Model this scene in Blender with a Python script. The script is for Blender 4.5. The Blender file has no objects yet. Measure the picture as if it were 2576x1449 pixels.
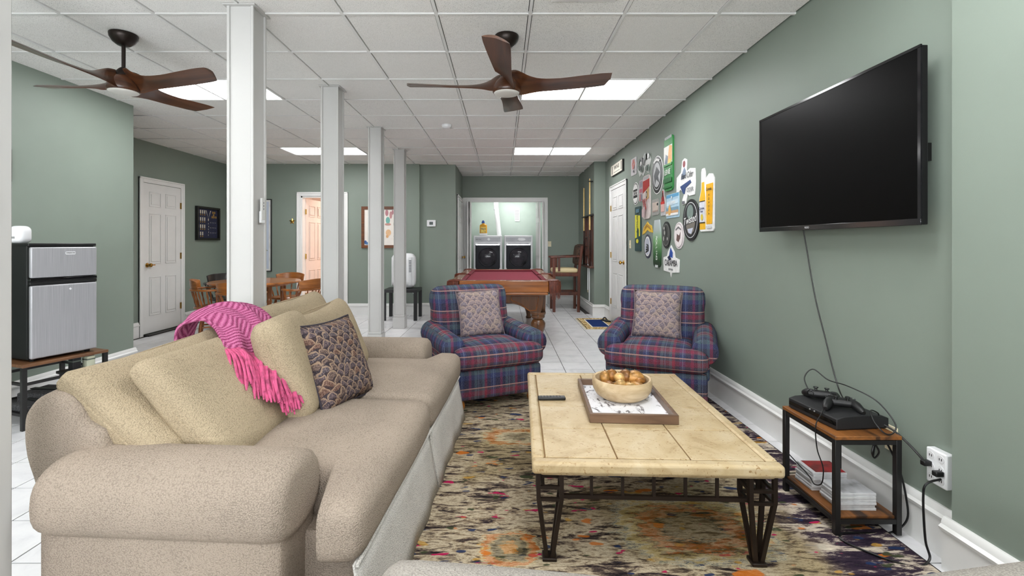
import bpy, math, random
from mathutils import Matrix, Vector, Euler
random.seed(7)
PI = math.pi
scene = bpy.context.scene
COL = scene.collection

# ---------------------------------------------------------------- camera
cam_d = bpy.data.cameras.new('camera')
cam_d.sensor_width = 36.0
cam_d.lens = 36.0 * 1186.0 / 2576.0
cam_d.shift_x = 24.0 / 2576.0
cam_d.shift_y = -112.5 / 2576.0
cam_d.clip_start = 0.05
cam = bpy.data.objects.new('camera', cam_d)
cam.location = (0, 0, 1.35)
cam.rotation_euler = (PI / 2, 0, 0)
COL.objects.link(cam)
scene.camera = cam

# ---------------------------------------------------------------- world, added fill light, exposure
w = bpy.data.worlds.new('world'); scene.world = w; w.use_nodes = True
bg = w.node_tree.nodes['Background']
bg.inputs[0].default_value = (0.75, 0.85, 1.0, 1); bg.inputs[1].default_value = 1.0
scene.view_settings.view_transform = 'Standard'
scene.view_settings.look = 'None'
scene.view_settings.gamma = 1.0
scene.view_settings.use_curve_mapping = False
scene.view_settings.exposure = 0.2
scene.cycles.max_bounces = 8; scene.cycles.diffuse_bounces = 4; scene.cycles.glossy_bounces = 2; scene.cycles.transmission_bounces = 2
PANEL_POWER = 14.5          # radiance of the ceiling light diffusers

def area(name, loc, rot, sx, sy, power, color=(1, 1, 1)):
    d = bpy.data.lights.new(name, 'AREA'); d.shape = 'RECTANGLE'; d.size = sx; d.size_y = sy
    d.energy = power; d.color = color
    o = bpy.data.objects.new(name, d); o.location = loc; o.rotation_euler = rot
    COL.objects.link(o); return o
# added fill behind the camera, tilted up to brighten ceiling and near walls
area('added_fill_light', (-1.0, -2.3, 1.55), (PI / 2 + 1.05, 0, 0), 4.6, 1.7, 330, (0.96, 0.98, 1.0))

# ---------------------------------------------------------------- helpers
def lin(c):
    c = c / 255.0
    return c / 12.92 if c <= 0.04045 else ((c + 0.055) / 1.055) ** 2.4
def C(r, g, b): return (lin(r), lin(g), lin(b), 1.0)

class NT:
    def __init__(s, name):
        s.m = bpy.data.materials.new(name); s.m.use_nodes = True
        s.t = s.m.node_tree; s.b = s.t.nodes['Principled BSDF']
        s.tc = None
    def n(s, typ, **kw):
        nd = s.t.nodes.new(typ)
        for k, v in kw.items(): setattr(nd, k, v)
        return nd
    def l(s, a, b): s.t.links.new(a, b)
    def val(s, x, sock):
        if isinstance(x, (int, float)): sock.default_value = x
        elif isinstance(x, tuple): sock.default_value = x
        else: s.l(x, sock)
    def obj(s):
        if s.tc is None: s.tc = s.n('ShaderNodeTexCoord')
        return s.tc.outputs['Object']
    def map(s, vec, scale=(1, 1, 1), loc=(0, 0, 0), rot=(0, 0, 0)):
        m = s.n('ShaderNodeMapping'); s.l(vec, m.inputs[0])
        m.inputs['Scale'].default_value = scale; m.inputs['Location'].default_value = loc; m.inputs['Rotation'].default_value = rot
        return m.outputs[0]
    def noise(s, vec, scale, detail=3, rough=.5, dist=0):
        t = s.n('ShaderNodeTexNoise'); s.l(vec, t.inputs['Vector']); t.inputs['Scale'].default_value = scale
        t.inputs['Detail'].default_value = detail; t.inputs['Roughness'].default_value = rough; t.inputs['Distortion'].default_value = dist
        return t.outputs['Fac']
    def ramp(s, fac, stops, interp='LINEAR'):
        r = s.n('ShaderNodeValToRGB'); r.color_ramp.interpolation = interp
        e = r.color_ramp.elements
        while len(e) > 1: e.remove(e[-1])
        e[0].position = stops[0][0]; e[0].color = stops[0][1]
        for p, c in stops[1:]:
            x = e.new(p); x.color = c
        s.l(fac, r.inputs[0]); return r.outputs[0]
    def math(s, op, a, b=0.0, c=None):
        m = s.n('ShaderNodeMath', operation=op)
        s.val(a, m.inputs[0]); s.val(b, m.inputs[1])
        if c is not None: s.val(c, m.inputs[2])
        return m.outputs[0]
    def mix(s, fac, a, b, blend='MIX'):
        m = s.n('ShaderNodeMix', data_type='RGBA', blend_type=blend)
        s.val(fac, m.inputs[0]); s.val(a, m.inputs[6]); s.val(b, m.inputs[7])
        return m.outputs[2]
    def mixf(s, fac, a, b):
        m = s.n('ShaderNodeMix', data_type='FLOAT')
        s.val(fac, m.inputs[0]); s.val(a, m.inputs[2]); s.val(b, m.inputs[3])
        return m.outputs[0]
    def bump(s, h, strength=.3, dist=.01):
        b = s.n('ShaderNodeBump'); b.inputs['Strength'].default_value = strength; b.inputs['Distance'].default_value = dist
        s.l(h, b.inputs['Height']); s.l(b.outputs[0], s.b.inputs['Normal'])
    def base(s, c): s.val(c, s.b.inputs['Base Color'])
    def set(s, rough=.6, metal=0, spec=.5, coat=0):
        s.b.inputs['Roughness'].default_value = rough; s.b.inputs['Metallic'].default_value = metal
        s.b.inputs['Specular IOR Level'].default_value = spec; s.b.inputs['Coat Weight'].default_value = coat
        return s
    def sep(s, vec):
        x = s.n('ShaderNodeSeparateXYZ'); s.l(vec, x.inputs[0]); return x.outputs

_cache = {}
def mat(name, col, rough=.6, metal=0, var=.08, vscale=6, bump=0, bscale=80, spec=.5, coat=0, emit=0):
    if name in _cache: return _cache[name]
    n = NT(name).set(rough, metal, spec, coat)
    o = n.obj()
    dk = tuple(max(0, c * (1 - var * 2)) for c in col[:3]) + (1,)
    lt = tuple(min(1, c * (1 + var)) for c in col[:3]) + (1,)
    n.base(n.ramp(n.noise(o, vscale, 4), [(.3, dk), (.5, col), (.7, lt)]))
    if bump: n.bump(n.noise(o, bscale, 3), bump, .004)
    if emit:
        n.b.inputs['Emission Color'].default_value = col; n.b.inputs['Emission Strength'].default_value = emit
    _cache[name] = n.m; return n.m

def wood(name, dark, light, axis='x', rough=.4, scale=1.0, coat=0.1, contrast=(.3, .7)):
    n = NT(name).set(rough, 0, .5, coat); o = n.obj()
    s = {'x': (1.2, 14, 14), 'y': (14, 1.2, 14), 'z': (14, 14, 1.2)}[axis]
    v = n.map(o, tuple(a * scale for a in s))
    f = n.noise(v, 1.6, 6, .6, .6)
    mid = tuple((a + b) / 2 for a, b in zip(dark, light))
    n.base(n.ramp(f, [(contrast[0], dark), (.5, mid), (contrast[1], light)]))
    n.bump(f, .08, .003); return n.m

class MB:
    def __init__(s): s.v = []; s.f = []
    def mark(s): return len(s.v)
    def xf(s, m, a=0):
        for i in range(a, len(s.v)): s.v[i] = tuple(m @ Vector(s.v[i]))
        return s
    def add(s, vs, fs):
        o = len(s.v); s.v += [tuple(x) for x in vs]; s.f += [tuple(o + i for i in q) for q in fs]; return s
    def box(s, x0, x1, y0, y1, z0, z1):
        return s.add([(x0, y0, z0), (x1, y0, z0), (x1, y1, z0), (x0, y1, z0), (x0, y0, z1), (x1, y0, z1), (x1, y1, z1), (x0, y1, z1)],
                     [(0, 3, 2, 1), (4, 5, 6, 7), (0, 1, 5, 4), (1, 2, 6, 5), (2, 3, 7, 6), (3, 0, 4, 7)])
    def cbox(s, c, d): return s.box(c[0] - d[0] / 2, c[0] + d[0] / 2, c[1] - d[1] / 2, c[1] + d[1] / 2, c[2] - d[2] / 2, c[2] + d[2] / 2)
    def lathe(s, prof, c=(0, 0, 0), seg=24, cap=True):
        vs = []; fs = []; k = len(prof)
        for r, z in prof:
            for i in range(seg):
                a = 2 * PI * i / seg; vs.append((c[0] + r * math.cos(a), c[1] + r * math.sin(a), c[2] + z))
        for j in range(k - 1):
            for i in range(seg):
                i2 = (i + 1) % seg; fs.append((j * seg + i, j * seg + i2, (j + 1) * seg + i2, (j + 1) * seg + i))
        if cap:
            fs.append(tuple(range(seg - 1, -1, -1))); fs.append(tuple((k - 1) * seg + i for i in range(seg)))
        return s.add(vs, fs)
    def tube(s, pts, r, seg=8, cap=True):
        pts = [Vector(p) for p in pts]; n = len(pts)
        rs = r if isinstance(r, (list, tuple)) else [r] * n
        vs = []; fs = []; up = None
        for i, p in enumerate(pts):
            t = (pts[min(i + 1, n - 1)] - pts[max(i - 1, 0)])
            if t.length < 1e-9: t = Vector((0, 0, 1))
            t.normalize()
            if up is None:
                up = Vector((0, 0, 1)) if abs(t.z) < .9 else Vector((1, 0, 0))
            a = t.cross(up)
            if a.length < 1e-6: a = t.cross(Vector((1, .3, 0)))
            a.normalize(); b = a.cross(t); b.normalize(); up = b
            for k in range(seg):
                q = 2 * PI * k / seg; vs.append(p + (a * math.cos(q) + b * math.sin(q)) * rs[i])
        for i in range(n - 1):
            for k in range(seg):
                k2 = (k + 1) % seg; fs.append((i * seg + k, i * seg + k2, (i + 1) * seg + k2, (i + 1) * seg + k))
        if cap:
            fs.append(tuple(range(seg - 1, -1, -1))); fs.append(tuple((n - 1) * seg + k for k in range(seg)))
        return s.add(vs, fs)
    def bar(s, p, q, w, h=None):
        """square bar from p to q"""
        p = Vector(p); q = Vector(q); h = h or w; t = (q - p); L = t.length; t.normalize()
        up = Vector((0, 0, 1)) if abs(t.z) < .9 else Vector((1, 0, 0))
        a = t.cross(up).normalized(); b = a.cross(t).normalized()
        vs = []
        for e in (p, q):
            for (i, j) in ((-1, -1), (1, -1), (1, 1), (-1, 1)): vs.append(e + a * i * w / 2 + b * j * h / 2)
        return s.add(vs, [(3, 2, 1, 0), (4, 5, 6, 7), (0, 1, 5, 4), (1, 2, 6, 5), (2, 3, 7, 6), (3, 0, 4, 7)])
    def prism(s, pts, a0, a1, plane='xz'):
        """2-D outline extruded along the third axis between a0 and a1"""
        def P(u, v, a):
            return {'xz': (u, a, v), 'xy': (u, v, a), 'yz': (a, u, v)}[plane]
        n = len(pts)
        vs = [P(u, v, a0) for u, v in pts] + [P(u, v, a1) for u, v in pts]
        fs = [tuple(range(n)), tuple(range(2 * n - 1, n - 1, -1))] + [((i + 1) % n, i, n + i, n + (i + 1) % n) for i in range(n)]
        return s.add(vs, fs)
    def soft(s, c, d, r, crown=(0, 0, 0), n=10):
        """rounded box, centre c, size d, edge radius r, faces swelling by crown"""
        h = [x / 2 for x in d]; vs = []; fs = []; idx = {}
        def pt(u):
            q = [max(-1, min(1, a)) for a in u]
            core = [q[i] * h[i] for i in range(3)]
            inner = [max(-(h[i] - min(r, h[i])), min(h[i] - min(r, h[i]), core[i])) for i in range(3)]
            dv = Vector([core[i] - inner[i] for i in range(3)])
            rr = [min(r, h[i]) for i in range(3)]
            if dv.length > 1e-9:
                m = max(abs(dv[i]) / rr[i] for i in range(3) if rr[i] > 0)
                dn = Vector([dv[i] / rr[i] for i in range(3)]); dn = dn.normalized() * m
                res = [inner[i] + dn[i] * rr[i] for i in range(3)]
            else: res = inner
            for i in range(3):
                j, k = [t for t in range(3) if t != i]
                g = max(0, 1 - q[j] ** 2) * max(0, 1 - q[k] ** 2)
                res[i] += crown[i] * q[i] * g
            return (res[0] + c[0], res[1] + c[1], res[2] + c[2])
        def vid(key):
            if key not in idx:
                idx[key] = len(vs); vs.append(pt([warp(k / n * 2 - 1) for k in key]))
            return idx[key]
        def warp(t):  # denser near the edges
            return math.sin(t * PI / 2) * .55 + t * .45
        for ax in range(3):
            j, k = [(1, 2), (2, 0), (0, 1)][ax]
            for side in (0, n):
                for a in range(n):
                    for b in range(n):
                        q = []
                        for (da, db) in ((0, 0), (1, 0), (1, 1), (0, 1)):
                            key = [0, 0, 0]; key[ax] = side; key[j] = a + da; key[k] = b + db; q.append(vid(tuple(key)))
                        fs.append(tuple(q) if side else tuple(reversed(q)))
        return s.add(vs, fs)
    def pillow(s, w_, h_, t, pinch=.12, n=14, power=.55):
        """knife-edge cushion in the xz plane, thickness along y"""
        vs = []; fs = []
        def P(i, j, sgn):
            u = i / n * 2 - 1; v = j / n * 2 - 1
            g = max(0, (1 - u ** 4) * (1 - v ** 4)) ** power
            uu = u * (1 - pinch * (1 - v * v) * abs(u) ** 3 * .6); vv = v * (1 - pinch * (1 - u * u) * abs(v) ** 3 * .6)
            return (uu * w_ / 2, sgn * t / 2 * g, vv * h_ / 2)
        ia = {}
        for sgn in (-1, 1):
            for i in range(n + 1):
                for j in range(n + 1):
                    edge = i in (0, n) or j in (0, n)
                    if edge and sgn == 1: ia[(1, i, j)] = ia[(-1, i, j)]; continue
                    ia[(sgn, i, j)] = len(vs); vs.append(P(i, j, sgn))
        for sgn in (-1, 1):
            for i in range(n):
                for j in range(n):
                    q = (ia[(sgn, i, j)], ia[(sgn, i + 1, j)], ia[(sgn, i + 1, j + 1)], ia[(sgn, i, j + 1)])
                    fs.append(q if sgn == -1 else tuple(reversed(q)))
        return s.add(vs, fs)
    def mesh(s, name='mesh', smooth=False, angle=40):
        me = bpy.data.meshes.new(name); me.from_pydata(s.v, [], s.f); me.validate(); me.update()
        if smooth:
            me.shade_smooth()
            if angle < 180: me.set_sharp_from_angle(angle=math.radians(angle))
        return me
    def build(s, name, m=None, parent=None, smooth=False, bevel=0, angle=40, seg=2, sub=0):
        return mk(name, s.mesh(name, smooth or bevel > 0, angle), m, parent, bevel, seg, sub)

def mk(name, me, m=None, parent=None, bevel=0, seg=2, sub=0):
    o = bpy.data.objects.new(name, me); COL.objects.link(o)
    if m is not None and not me.materials: me.materials.append(m)
    if parent is not None: o.parent = parent
    if bevel:
        b = o.modifiers.new('bevel', 'BEVEL'); b.width = bevel; b.segments = seg; b.limit_method = 'ANGLE'; b.angle_limit = math.radians(35)
    if sub:
        q = o.modifiers.new('sub', 'SUBSURF'); q.levels = sub; q.render_levels = sub
    return o
def tag(o, label, cat, group=None):
    o['label'] = label; o['category'] = cat
    if group: o['group'] = group
    return o
def thing(name, label, cat, loc=(0, 0, 0), rz=0, group=None, rot=None):
    o = bpy.data.objects.new(name, None); COL.objects.link(o); o.empty_display_size = .1
    o.location = loc; o.rotation_euler = rot if rot else (0, 0, rz)
    return tag(o, label, cat, group)
def struct(o): o['kind'] = 'structure'; return o
def sroot(name, loc=(0, 0, 0), rz=0):
    o = bpy.data.objects.new(name, None); COL.objects.link(o); o.location = loc; o.rotation_euler = (0, 0, rz); return struct(o)
def copy_tree(o, parent=None):
    c = o.copy(); COL.objects.link(c); c.parent = parent
    for ch in list(o.children): copy_tree(ch, c)
    return c
def crom(pts, k=6):
    """smooth curve through points"""
    P = [Vector(p) for p in pts]; out = []
    for i in range(len(P) - 1):
        a = P[max(i - 1, 0)]; b = P[i]; c = P[i + 1]; d = P[min(i + 2, len(P) - 1)]
        for j in range(k):
            t = j / k
            out.append(.5 * ((2 * b) + (c - a) * t + (2 * a - 5 * b + 4 * c - d) * t * t + (3 * b - a - 3 * c + d) * t ** 3))
    out.append(P[-1]); return out
def ell(w_, h_, n=28, cx=0, cy=0): return [(cx + w_ / 2 * math.cos(2 * PI * i / n), cy + h_ / 2 * math.sin(2 * PI * i / n)) for i in range(n)]
def rrect(w_, h_, r, n=4, cx=0, cy=0):
    o = []
    for (sx, sy, a0) in ((1, 1, 0), (-1, 1, PI / 2), (-1, -1, PI), (1, -1, 1.5 * PI)):
        for i in range(n + 1):
            a = a0 + PI / 2 * i / n; o.append((cx + sx * (w_ / 2 - r) + r * math.cos(a), cy + sy * (h_ / 2 - r) + r * math.sin(a)))
    return o
_txt = {}
def text_mesh(body, size, ext=.0006, sx=1.0, shear=0):
    cu = bpy.data.curves.new('t', 'FONT'); cu.body = body; cu.size = size; cu.extrude = ext; cu.align_x = 'CENTER'; cu.align_y = 'CENTER'; cu.shear = shear
    o = bpy.data.objects.new('t', cu); COL.objects.link(o)
    dg = bpy.context.evaluated_depsgraph_get(); dg.update()
    me = bpy.data.meshes.new_from_object(o.evaluated_get(dg)); bpy.data.objects.remove(o); bpy.data.curves.remove(cu)
    me.materials.clear()
    me.transform(Matrix.Rotation(PI / 2, 4, 'X') @ Matrix.Diagonal((sx, 1, 1, 1)))   # stands in the xz plane, facing -y
    return me

# ---------------------------------------------------------------- materials
WALL = mat('green wall paint', C(130, 141, 131), .55, var=.03, vscale=1.2, bump=.05, bscale=220)
WALL_L = mat('pale green laundry paint', C(190, 204, 194), .6, var=.02)
PINKW = mat('pinkish white paint', C(240, 222, 212), .6, var=.02)
TRIM = mat('white gloss trim paint', C(232, 232, 230), .35, var=.02, vscale=3)
COLW = mat('white column paint', C(193, 192, 190), .4, var=.03, vscale=2, bump=.05, bscale=30)
DOORW = mat('white door paint', C(228, 228, 226), .4, var=.015)
BLACK = mat('black metal', C(22, 21, 21), .45, var=.1)
BLK = mat('black plastic', C(16, 16, 17), .4, var=.1)
BRASS = mat('brass', C(178, 140, 70), .25, 1, var=.1)
BRONZE = mat('dark bronze', C(38, 30, 26), .35, .6, var=.1)
WHITEP = mat('white plastic', C(235, 236, 238), .3, var=.02)
def mk_ceil():
    n = NT('ceiling tile').set(.9, 0, .2); o = n.n('ShaderNodeNewGeometry').outputs['Position']
    a = n.noise(o, 260, 2, .6); b = n.noise(o, 35, 2)
    h = n.ramp(a, [(.33, C(150, 150, 148)), (.42, C(234, 233, 230)), (.7, C(240, 239, 236))])
    n.base(n.mix(.12, h, n.ramp(b, [(.3, C(205, 204, 200)), (.7, C(235, 235, 232))])))
    n.bump(a, .25, .003); return n.m
CEIL = mk_ceil()
GRID = mat('ceiling grid white', C(222, 222, 220), .4, var=.01)
DARK = mat('dark plenum', C(40, 40, 40), .9)
def mk_tile():
    n = NT('white floor tile').set(.22, 0, .5); o = n.n('ShaderNodeNewGeometry').outputs['Position']
    n.base(n.ramp(n.noise(o, 4, 5, .6, .8), [(.3, C(216, 216, 219)), (.5, C(232, 232, 234)), (.7, C(239, 239, 240))]))
    n.bump(n.noise(o, 12, 3), .04, .004); return n.m
TILE = mk_tile()
GROUT = mat('grey grout', C(62, 59, 57), .9, var=.1, vscale=20)
# ================================================================ THE ROOM
H = 2.84
# ---- floor: base of grout, tiles laid on it
fl = MB().box(-5.35, 2.1, -2.5, 8.98, -.08, -.004).box(-1.1, 2.1, 8.98, 11.7, -.08, -.004)
floor = struct(fl.build('floor', GROUT))
TS = .305
def in_room(x, y):
    if y < -2.4 or y > 10.46: return False
    if y < 5.0: return -4.0 < x < 1.95
    if y < 8.9: return -5.2 < x < 1.95
    return -.89 < x < 1.69
def hidden(x, y):
    if -.75 < x < 1.79 and 1.0 < y < 4.29: return True      # under the area rug
    if -1.6 < x < -.3 and 1.4 < y < 3.75: return True       # under the sofa
    return y < 1.3
cells = []
for i in range(-20, 6):
    for j in range(-15, 29):
        cx = .664 + TS * (i + .5); cy = 1.99 + TS * (j + .5)
        if in_room(cx, cy): cells.append((cx, cy))
def seen(c):
    x, y = c
    if y < 1.3: return 99
    px = 1264 + 1186 * x / y
    return y + (30 if (px < -80 or px > 2650 or hidden(x, y)) else 0)
cells.sort(key=seen)
tm = MB().box(-.1492, .1492, -.1492, .1492, -.012, 0).mesh('floor_tile'); tm.materials.append(TILE)
for (x, y) in cells[:300]:
    t = mk('floor_tile', tm, None, floor); t.location = (x, y, 0)
rest = MB()
for (x, y) in cells[300:]: rest.box(x - .1492, x + .1492, y - .1492, y + .1492, -.012, 0)
ro = rest.build('floor_tile_field', TILE, floor); ro['kind'] = 'stuff'

# ---- ceiling: plenum slab, lay-in tiles and white grid bars
ceiling = struct(MB().box(-5.35, 2.1, -2.5, 10.6, 2.90, 2.98).build('ceiling', DARK))
GX = [.18 + .61 * k for k in range(-10, 5)]; GY = [3.06 + .61 * k for k in range(-10, 14)]
LIGHTS = [(.18, 4.28), (.18, 7.33), (-3.48, 4.28), (-3.48, 7.33), (.18, 1.23), (-3.48, 1.23), (.18, -1.82), (-3.48, -1.82)]
def is_light(x, y):
    return any(lx - .01 < x < lx + 1.23 and ly - .01 < y < ly + .62 for lx, ly in LIGHTS)
_tm = {}
for a in GX:
    for b in GY:
        x0, x1, y0, y1 = a, a + .61, b, b + .61
        cx, cy = (x0 + x1) / 2, (y0 + y1) / 2
        lim_l = -4.02 if y1 < 5.2 else (-5.22 if cy < 8.9 else -.9)
        lim_r = 1.9 if cy < 8.75 else 1.69
        x0 = max(x0, lim_l); x1 = min(x1, lim_r); y0 = max(y0, -2.4)
        y1 = min(y1, 10.46 if cx > -.9 else 8.93)
        if x1 - x0 < .05 or y1 - y0 < .05 or is_light(cx, cy): continue
        sx, sy = round(x1 - x0 - .030, 3), round(y1 - y0 - .030, 3)
        if (sx, sy) not in _tm:
            m_ = MB().box(-sx / 2, sx / 2, -sy / 2, sy / 2, 0, .016).mesh('ceiling_tile'); m_.materials.append(CEIL); _tm[(sx, sy)] = m_
        t = mk('ceiling_tile', _tm[(sx, sy)], None, ceiling); t.location = ((x0 + x1) / 2, (y0 + y1) / 2, H + random.uniform(0, .003))
for a in GX:
    y0 = 5.0 if a < -4.0 else -2.4; y1 = 10.46 if -.9 < a < 1.69 else 8.9
    if -5.2 < a < 1.9: MB().box(a - .010, a + .010, y0, y1, H - .006, H + .012).build('grid_bar', GRID, ceiling)
for b in GY:
    if -2.4 < b < 10.46:
        x0 = -4.0 if b < 5.1 else (-5.2 if b < 8.9 else -.89); x1 = 1.9 if b < 8.7 else 1.69
        MB().box(x0, x1, b - .0095, b + .0095, H - .0055, H + .012).build('grid_bar', GRID, ceiling)

# ---- walls
def wall(name, boxes, m=WALL):
    b = MB()
    for q in boxes: b.box(*q)
    return struct(b.build(name, m))
Z0, Z1 = -.08, 2.96
wall('wall_right', [(1.90, 2.10, 1.93, 8.72, Z0, Z1)])
wall('wall_right_pier', [(1.84, 2.10, -2.5, 1.93, Z0, Z1)])
wall('wall_right_alcove', [(1.69, 2.10, 8.70, 10.60, Z0, Z1)])
wall('wall_back', [(-1.02, -.80, 10.46, 10.58, Z0, Z1), (.92, 1.70, 10.46, 10.58, Z0, Z1), (-.80, .92, 10.46, 10.58, 2.28, Z1)])
wall('wall_back_left', [(-5.35, -3.79, 8.86, 9.0, Z0, Z1), (-2.97, -1.561, 8.86, 9.0, Z0, Z1), (-3.79, -2.97, 8.86, 9.0, 2.24, Z1)])
wall('wall_back_middle', [(-1.561, -.892, 8.94, 9.06, Z0, Z1), (-1.02, -.892, 9.06, 10.46, Z0, Z1)])
wall('wall_left', [(-4.15, -4.0, -2.5, 5.11, Z0, Z1), (-5.35, -4.15, 4.96, 5.11, Z0, Z1)])
wall('wall_left_far', [(-5.35, -5.2, 5.0, 9.0, Z0, Z1)])
WX0, WX1, WZ0, WZ1 = -3.4, 1.4, .65, 2.45
wall('wall_front', [(-4.15, WX0, -2.55, -2.4, Z0, Z1), (WX1, 2.1, -2.55, -2.4, Z0, Z1), (WX0, WX1, -2.55, -2.4, Z0, WZ0), (WX0, WX1, -2.55, -2.4, WZ1, Z1)])
# unseen window behind the camera, assumed and added to carry the fill light
wd = sroot('added_window', (0, -2.46, 0))
for k in range(4):
    x = WX0 + (WX1 - WX0) * k / 3
    MB().box(x - .04, x + .04, -.05, .05, WZ0, WZ1).build('window_frame', TRIM, wd)
for z in (WZ0, WZ1): MB().box(WX0 - .04, WX1 + .04, -.05, .05, z - .04, z + .04).build('window_frame', TRIM, wd)
gl = NT('window glass').set(.0); gl.b.inputs['Transmission Weight'].default_value = 1; gl.b.inputs['IOR'].default_value = 1.02
for k in range(3):
    x = WX0 + (WX1 - WX0) * k / 3
    MB().box(x + .04, x + (WX1 - WX0) / 3 - .04, -.005, .005, WZ0 + .04, WZ1 - .04).build('pane', gl.m, wd)

# ---- baseboards
def bb_piece(b, p, q, hgt=.22):
    p = Vector((p[0], p[1], 0)); q = Vector((q[0], q[1], 0)); t = (q - p); L = t.length; t.normalize(); n = Vector((-t.y, t.x, 0))  # room side is to the left of p->q
    prof = [(0, 0), (.020, 0), (.020, hgt * .74), (.030, hgt * .76), (.034, hgt * .82), (.022, hgt * .87), (.020, hgt * .93), (.010, hgt), (0, hgt)]
    k = len(prof); vs = []
    for e in (p, q):
        for (d, z) in prof: vs.append(tuple(e + n * d + Vector((0, 0, z))))
    fs = [tuple(range(k - 1, -1, -1)), tuple(range(k, 2 * k))] + [(i, (i + 1) % k, k + (i + 1) % k, k + i) for i in range(k)]
    b.add(vs, fs)
def baseboard(name, segs):
    b = MB()
    for p, q in segs: bb_piece(b, p, q)
    return struct(b.build(name, TRIM, smooth=True, angle=30))
baseboard('baseboard_right', [((1.90, 1.90), (1.90, 7.15)), ((1.90, 8.28), (1.90, 8.70)), ((1.90, 8.70), (1.66, 8.70)), ((1.69, 8.70), (1.69, 10.46))])
baseboard('baseboard_right_pier', [((1.84, -2.4), (1.84, 1.955))])
baseboard('baseboard_back', [((1.69, 10.46), (1.01, 10.46))])
baseboard('baseboard_back_left', [((-2.90, 8.86), (-5.2, 8.86)), ((-1.561, 8.86), (-2.90, 8.86))][1:] + [((-3.86, 8.86), (-5.2, 8.86))])
baseboard('baseboard_back_middle', [((-.892, 8.94), (-1.561, 8.94)), ((-.892, 9.16), (-.892, 8.91))])
baseboard('baseboard_left_far', [((-5.2, 6.72), (-5.2, 5.11)), ((-5.2, 8.86), (-5.2, 7.70))])
baseboard('baseboard_left', [((-4.0, 5.13), (-4.0, -2.4))])

# ---- doors (local: x along the wall, -y into the room)
def leaf(parent, x0, x1, z0, z1, y0, thick, m=DOORW, both=False, knob=None, cols=2):
    s = MB().box(x0, x1, y0, y0 + thick, z0, z1).build('door_leaf', m, parent, bevel=.003)
    W = x1 - x0; HH = z1 - z0; st = W * .14 if cols == 2 else W * .16; mid = W * .12
    pw = (W - 2 * st - mid) / 2 if cols == 2 else W - 2 * st
    for c in range(cols):
        px = x0 + st + c * (pw + mid)
        for (a, b) in ((.115, .375), (.46, .80), (.845, .945)):
            for side in ((0, 1) if both else (0,)):
                pz0, pz1 = z0 + HH * a, z0 + HH * b
                yy = y0 - .001 if side == 0 else y0 + thick + .001; d = -1 if side == 0 else 1
                b_ = MB()
                # sunk moulding ring and raised field
                for (ex, ez) in ((0, 0),):
                    b_.box(px, px + pw, yy, yy + d * .006, pz0, pz0 + .014).box(px, px + pw, yy, yy + d * .006, pz1 - .014, pz1)
                    b_.box(px, px + .014, yy, yy + d * .006, pz0, pz1).box(px + pw - .014, px + pw, yy, yy + d * .006, pz0, pz1)
                b_.box(px + .035, px + pw - .035, yy, yy + d * .007, pz0 + .035, pz1 - .035)
                b_.build('door_panel', m, s, bevel=.003)
    return s
def casing(parent, x0, x1, z1, wdt=.075, dep=.03):
    for (a, b) in ((x0 - wdt, x0), (x1, x1 + wdt)):
        b_ = MB().box(a, b, -dep * .7, 0, 0, z1 + wdt)
        e = a if a < x0 else b - .022
        b_.box(e, e + .022, -dep, 0, 0, z1 + wdt); b_.build('door_casing', TRIM, parent, bevel=.004)
    MB().box(x0 - .001, x1 + .001, -dep * .7, 0, z1, z1 + wdt).box(x0 - wdt, x1 + wdt, -dep, 0, z1 + wdt - .022, z1 + wdt + .002).build('door_casing', TRIM, parent, bevel=.004)
def knob_at(parent, x, z, y0, lever=0):
    b = MB().lathe([(.032, 0), (.034, .004), (.030, .010), (.012, .014), (.011, .035), (.024, .042), (.030, .055), (.026, .068), (.010, .074)], seg=16)
    if lever: b.bar((0, 0, .045), (lever * .10, 0, .045), .014)
    b.xf(Matrix.Translation((x, y0, z)) @ Matrix.Rotation(PI / 2, 4, 'X'))
    return b.build('door_knob', BRASS, parent, smooth=True)
def hinges(parent, x, y, zs):
    for z in zs: MB().lathe([(.009, -.05), (.009, .05)], (x, y, z), 8).box(x - .016, x + .016, y, y + .006, z - .048, z + .048).build('hinge', BRASS, parent)

d1 = sroot('door_1', (-5.2, 7.205, 0), PI / 2)
casing(d1, -.40, .40, 2.235); leaf(d1, -.395, .395, .03, 2.23, -.014, .016); knob_at(d1, -.33, 1.03, -.015, 1)
hinges(d1, .39, -.022, (.35, 1.15, 1.95)); MB().box(-.4, .4, -.10, 0, 0, .02).build('threshold', BLACK, d1)

d2 = sroot('door_2', (-3.38, 8.86, 0), 0)
casing(d2, -.405, .405, 2.235)
MB().box(-.41, -.38, 0, .14, 0, 2.24).build('door_jamb', TRIM, d2); MB().box(.38, .41, 0, .14, 0, 2.24).build('door_jamb', TRIM, d2)
MB().box(-.41, .41, 0, .14, 2.21, 2.24).build('door_jamb', TRIM, d2)
lf = leaf(d2, 0, .76, .02, 2.20, 0, .035, PINKW, both=True)
lf.location = (-.375, .15, 0); lf.rotation_euler = (0, 0, math.radians(83))
knob_at(lf, .70, 1.03, -.001); hinges(d2, -.372, .13, (.35, 1.10, 1.95))
# the room behind that door
wall('wall_bedroom', [(-4.6, -2.0, 11.4, 11.5, 0, Z1), (-4.7, -4.6, 9.0, 11.5, 0, Z1), (-2.1, -2.0, 9.0, 11.5, 0, Z1)], PINKW)
struct(MB().box(-4.7, -2.0, 9.0, 11.5, -.05, 0.0).build('floor_bedroom', mat('beige carpet', C(190, 175, 155), .9, bump=.3)))
struct(MB().box(-4.7, -2.0, 9.0, 11.5, 2.7, 2.75).build('ceiling_bedroom', PINKW))
area('bedroom_lamp_light', (-3.0, 10.4, 2.66), (0, 0, 0), .5, .5, 42, (1.0, .86, .76))

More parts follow.
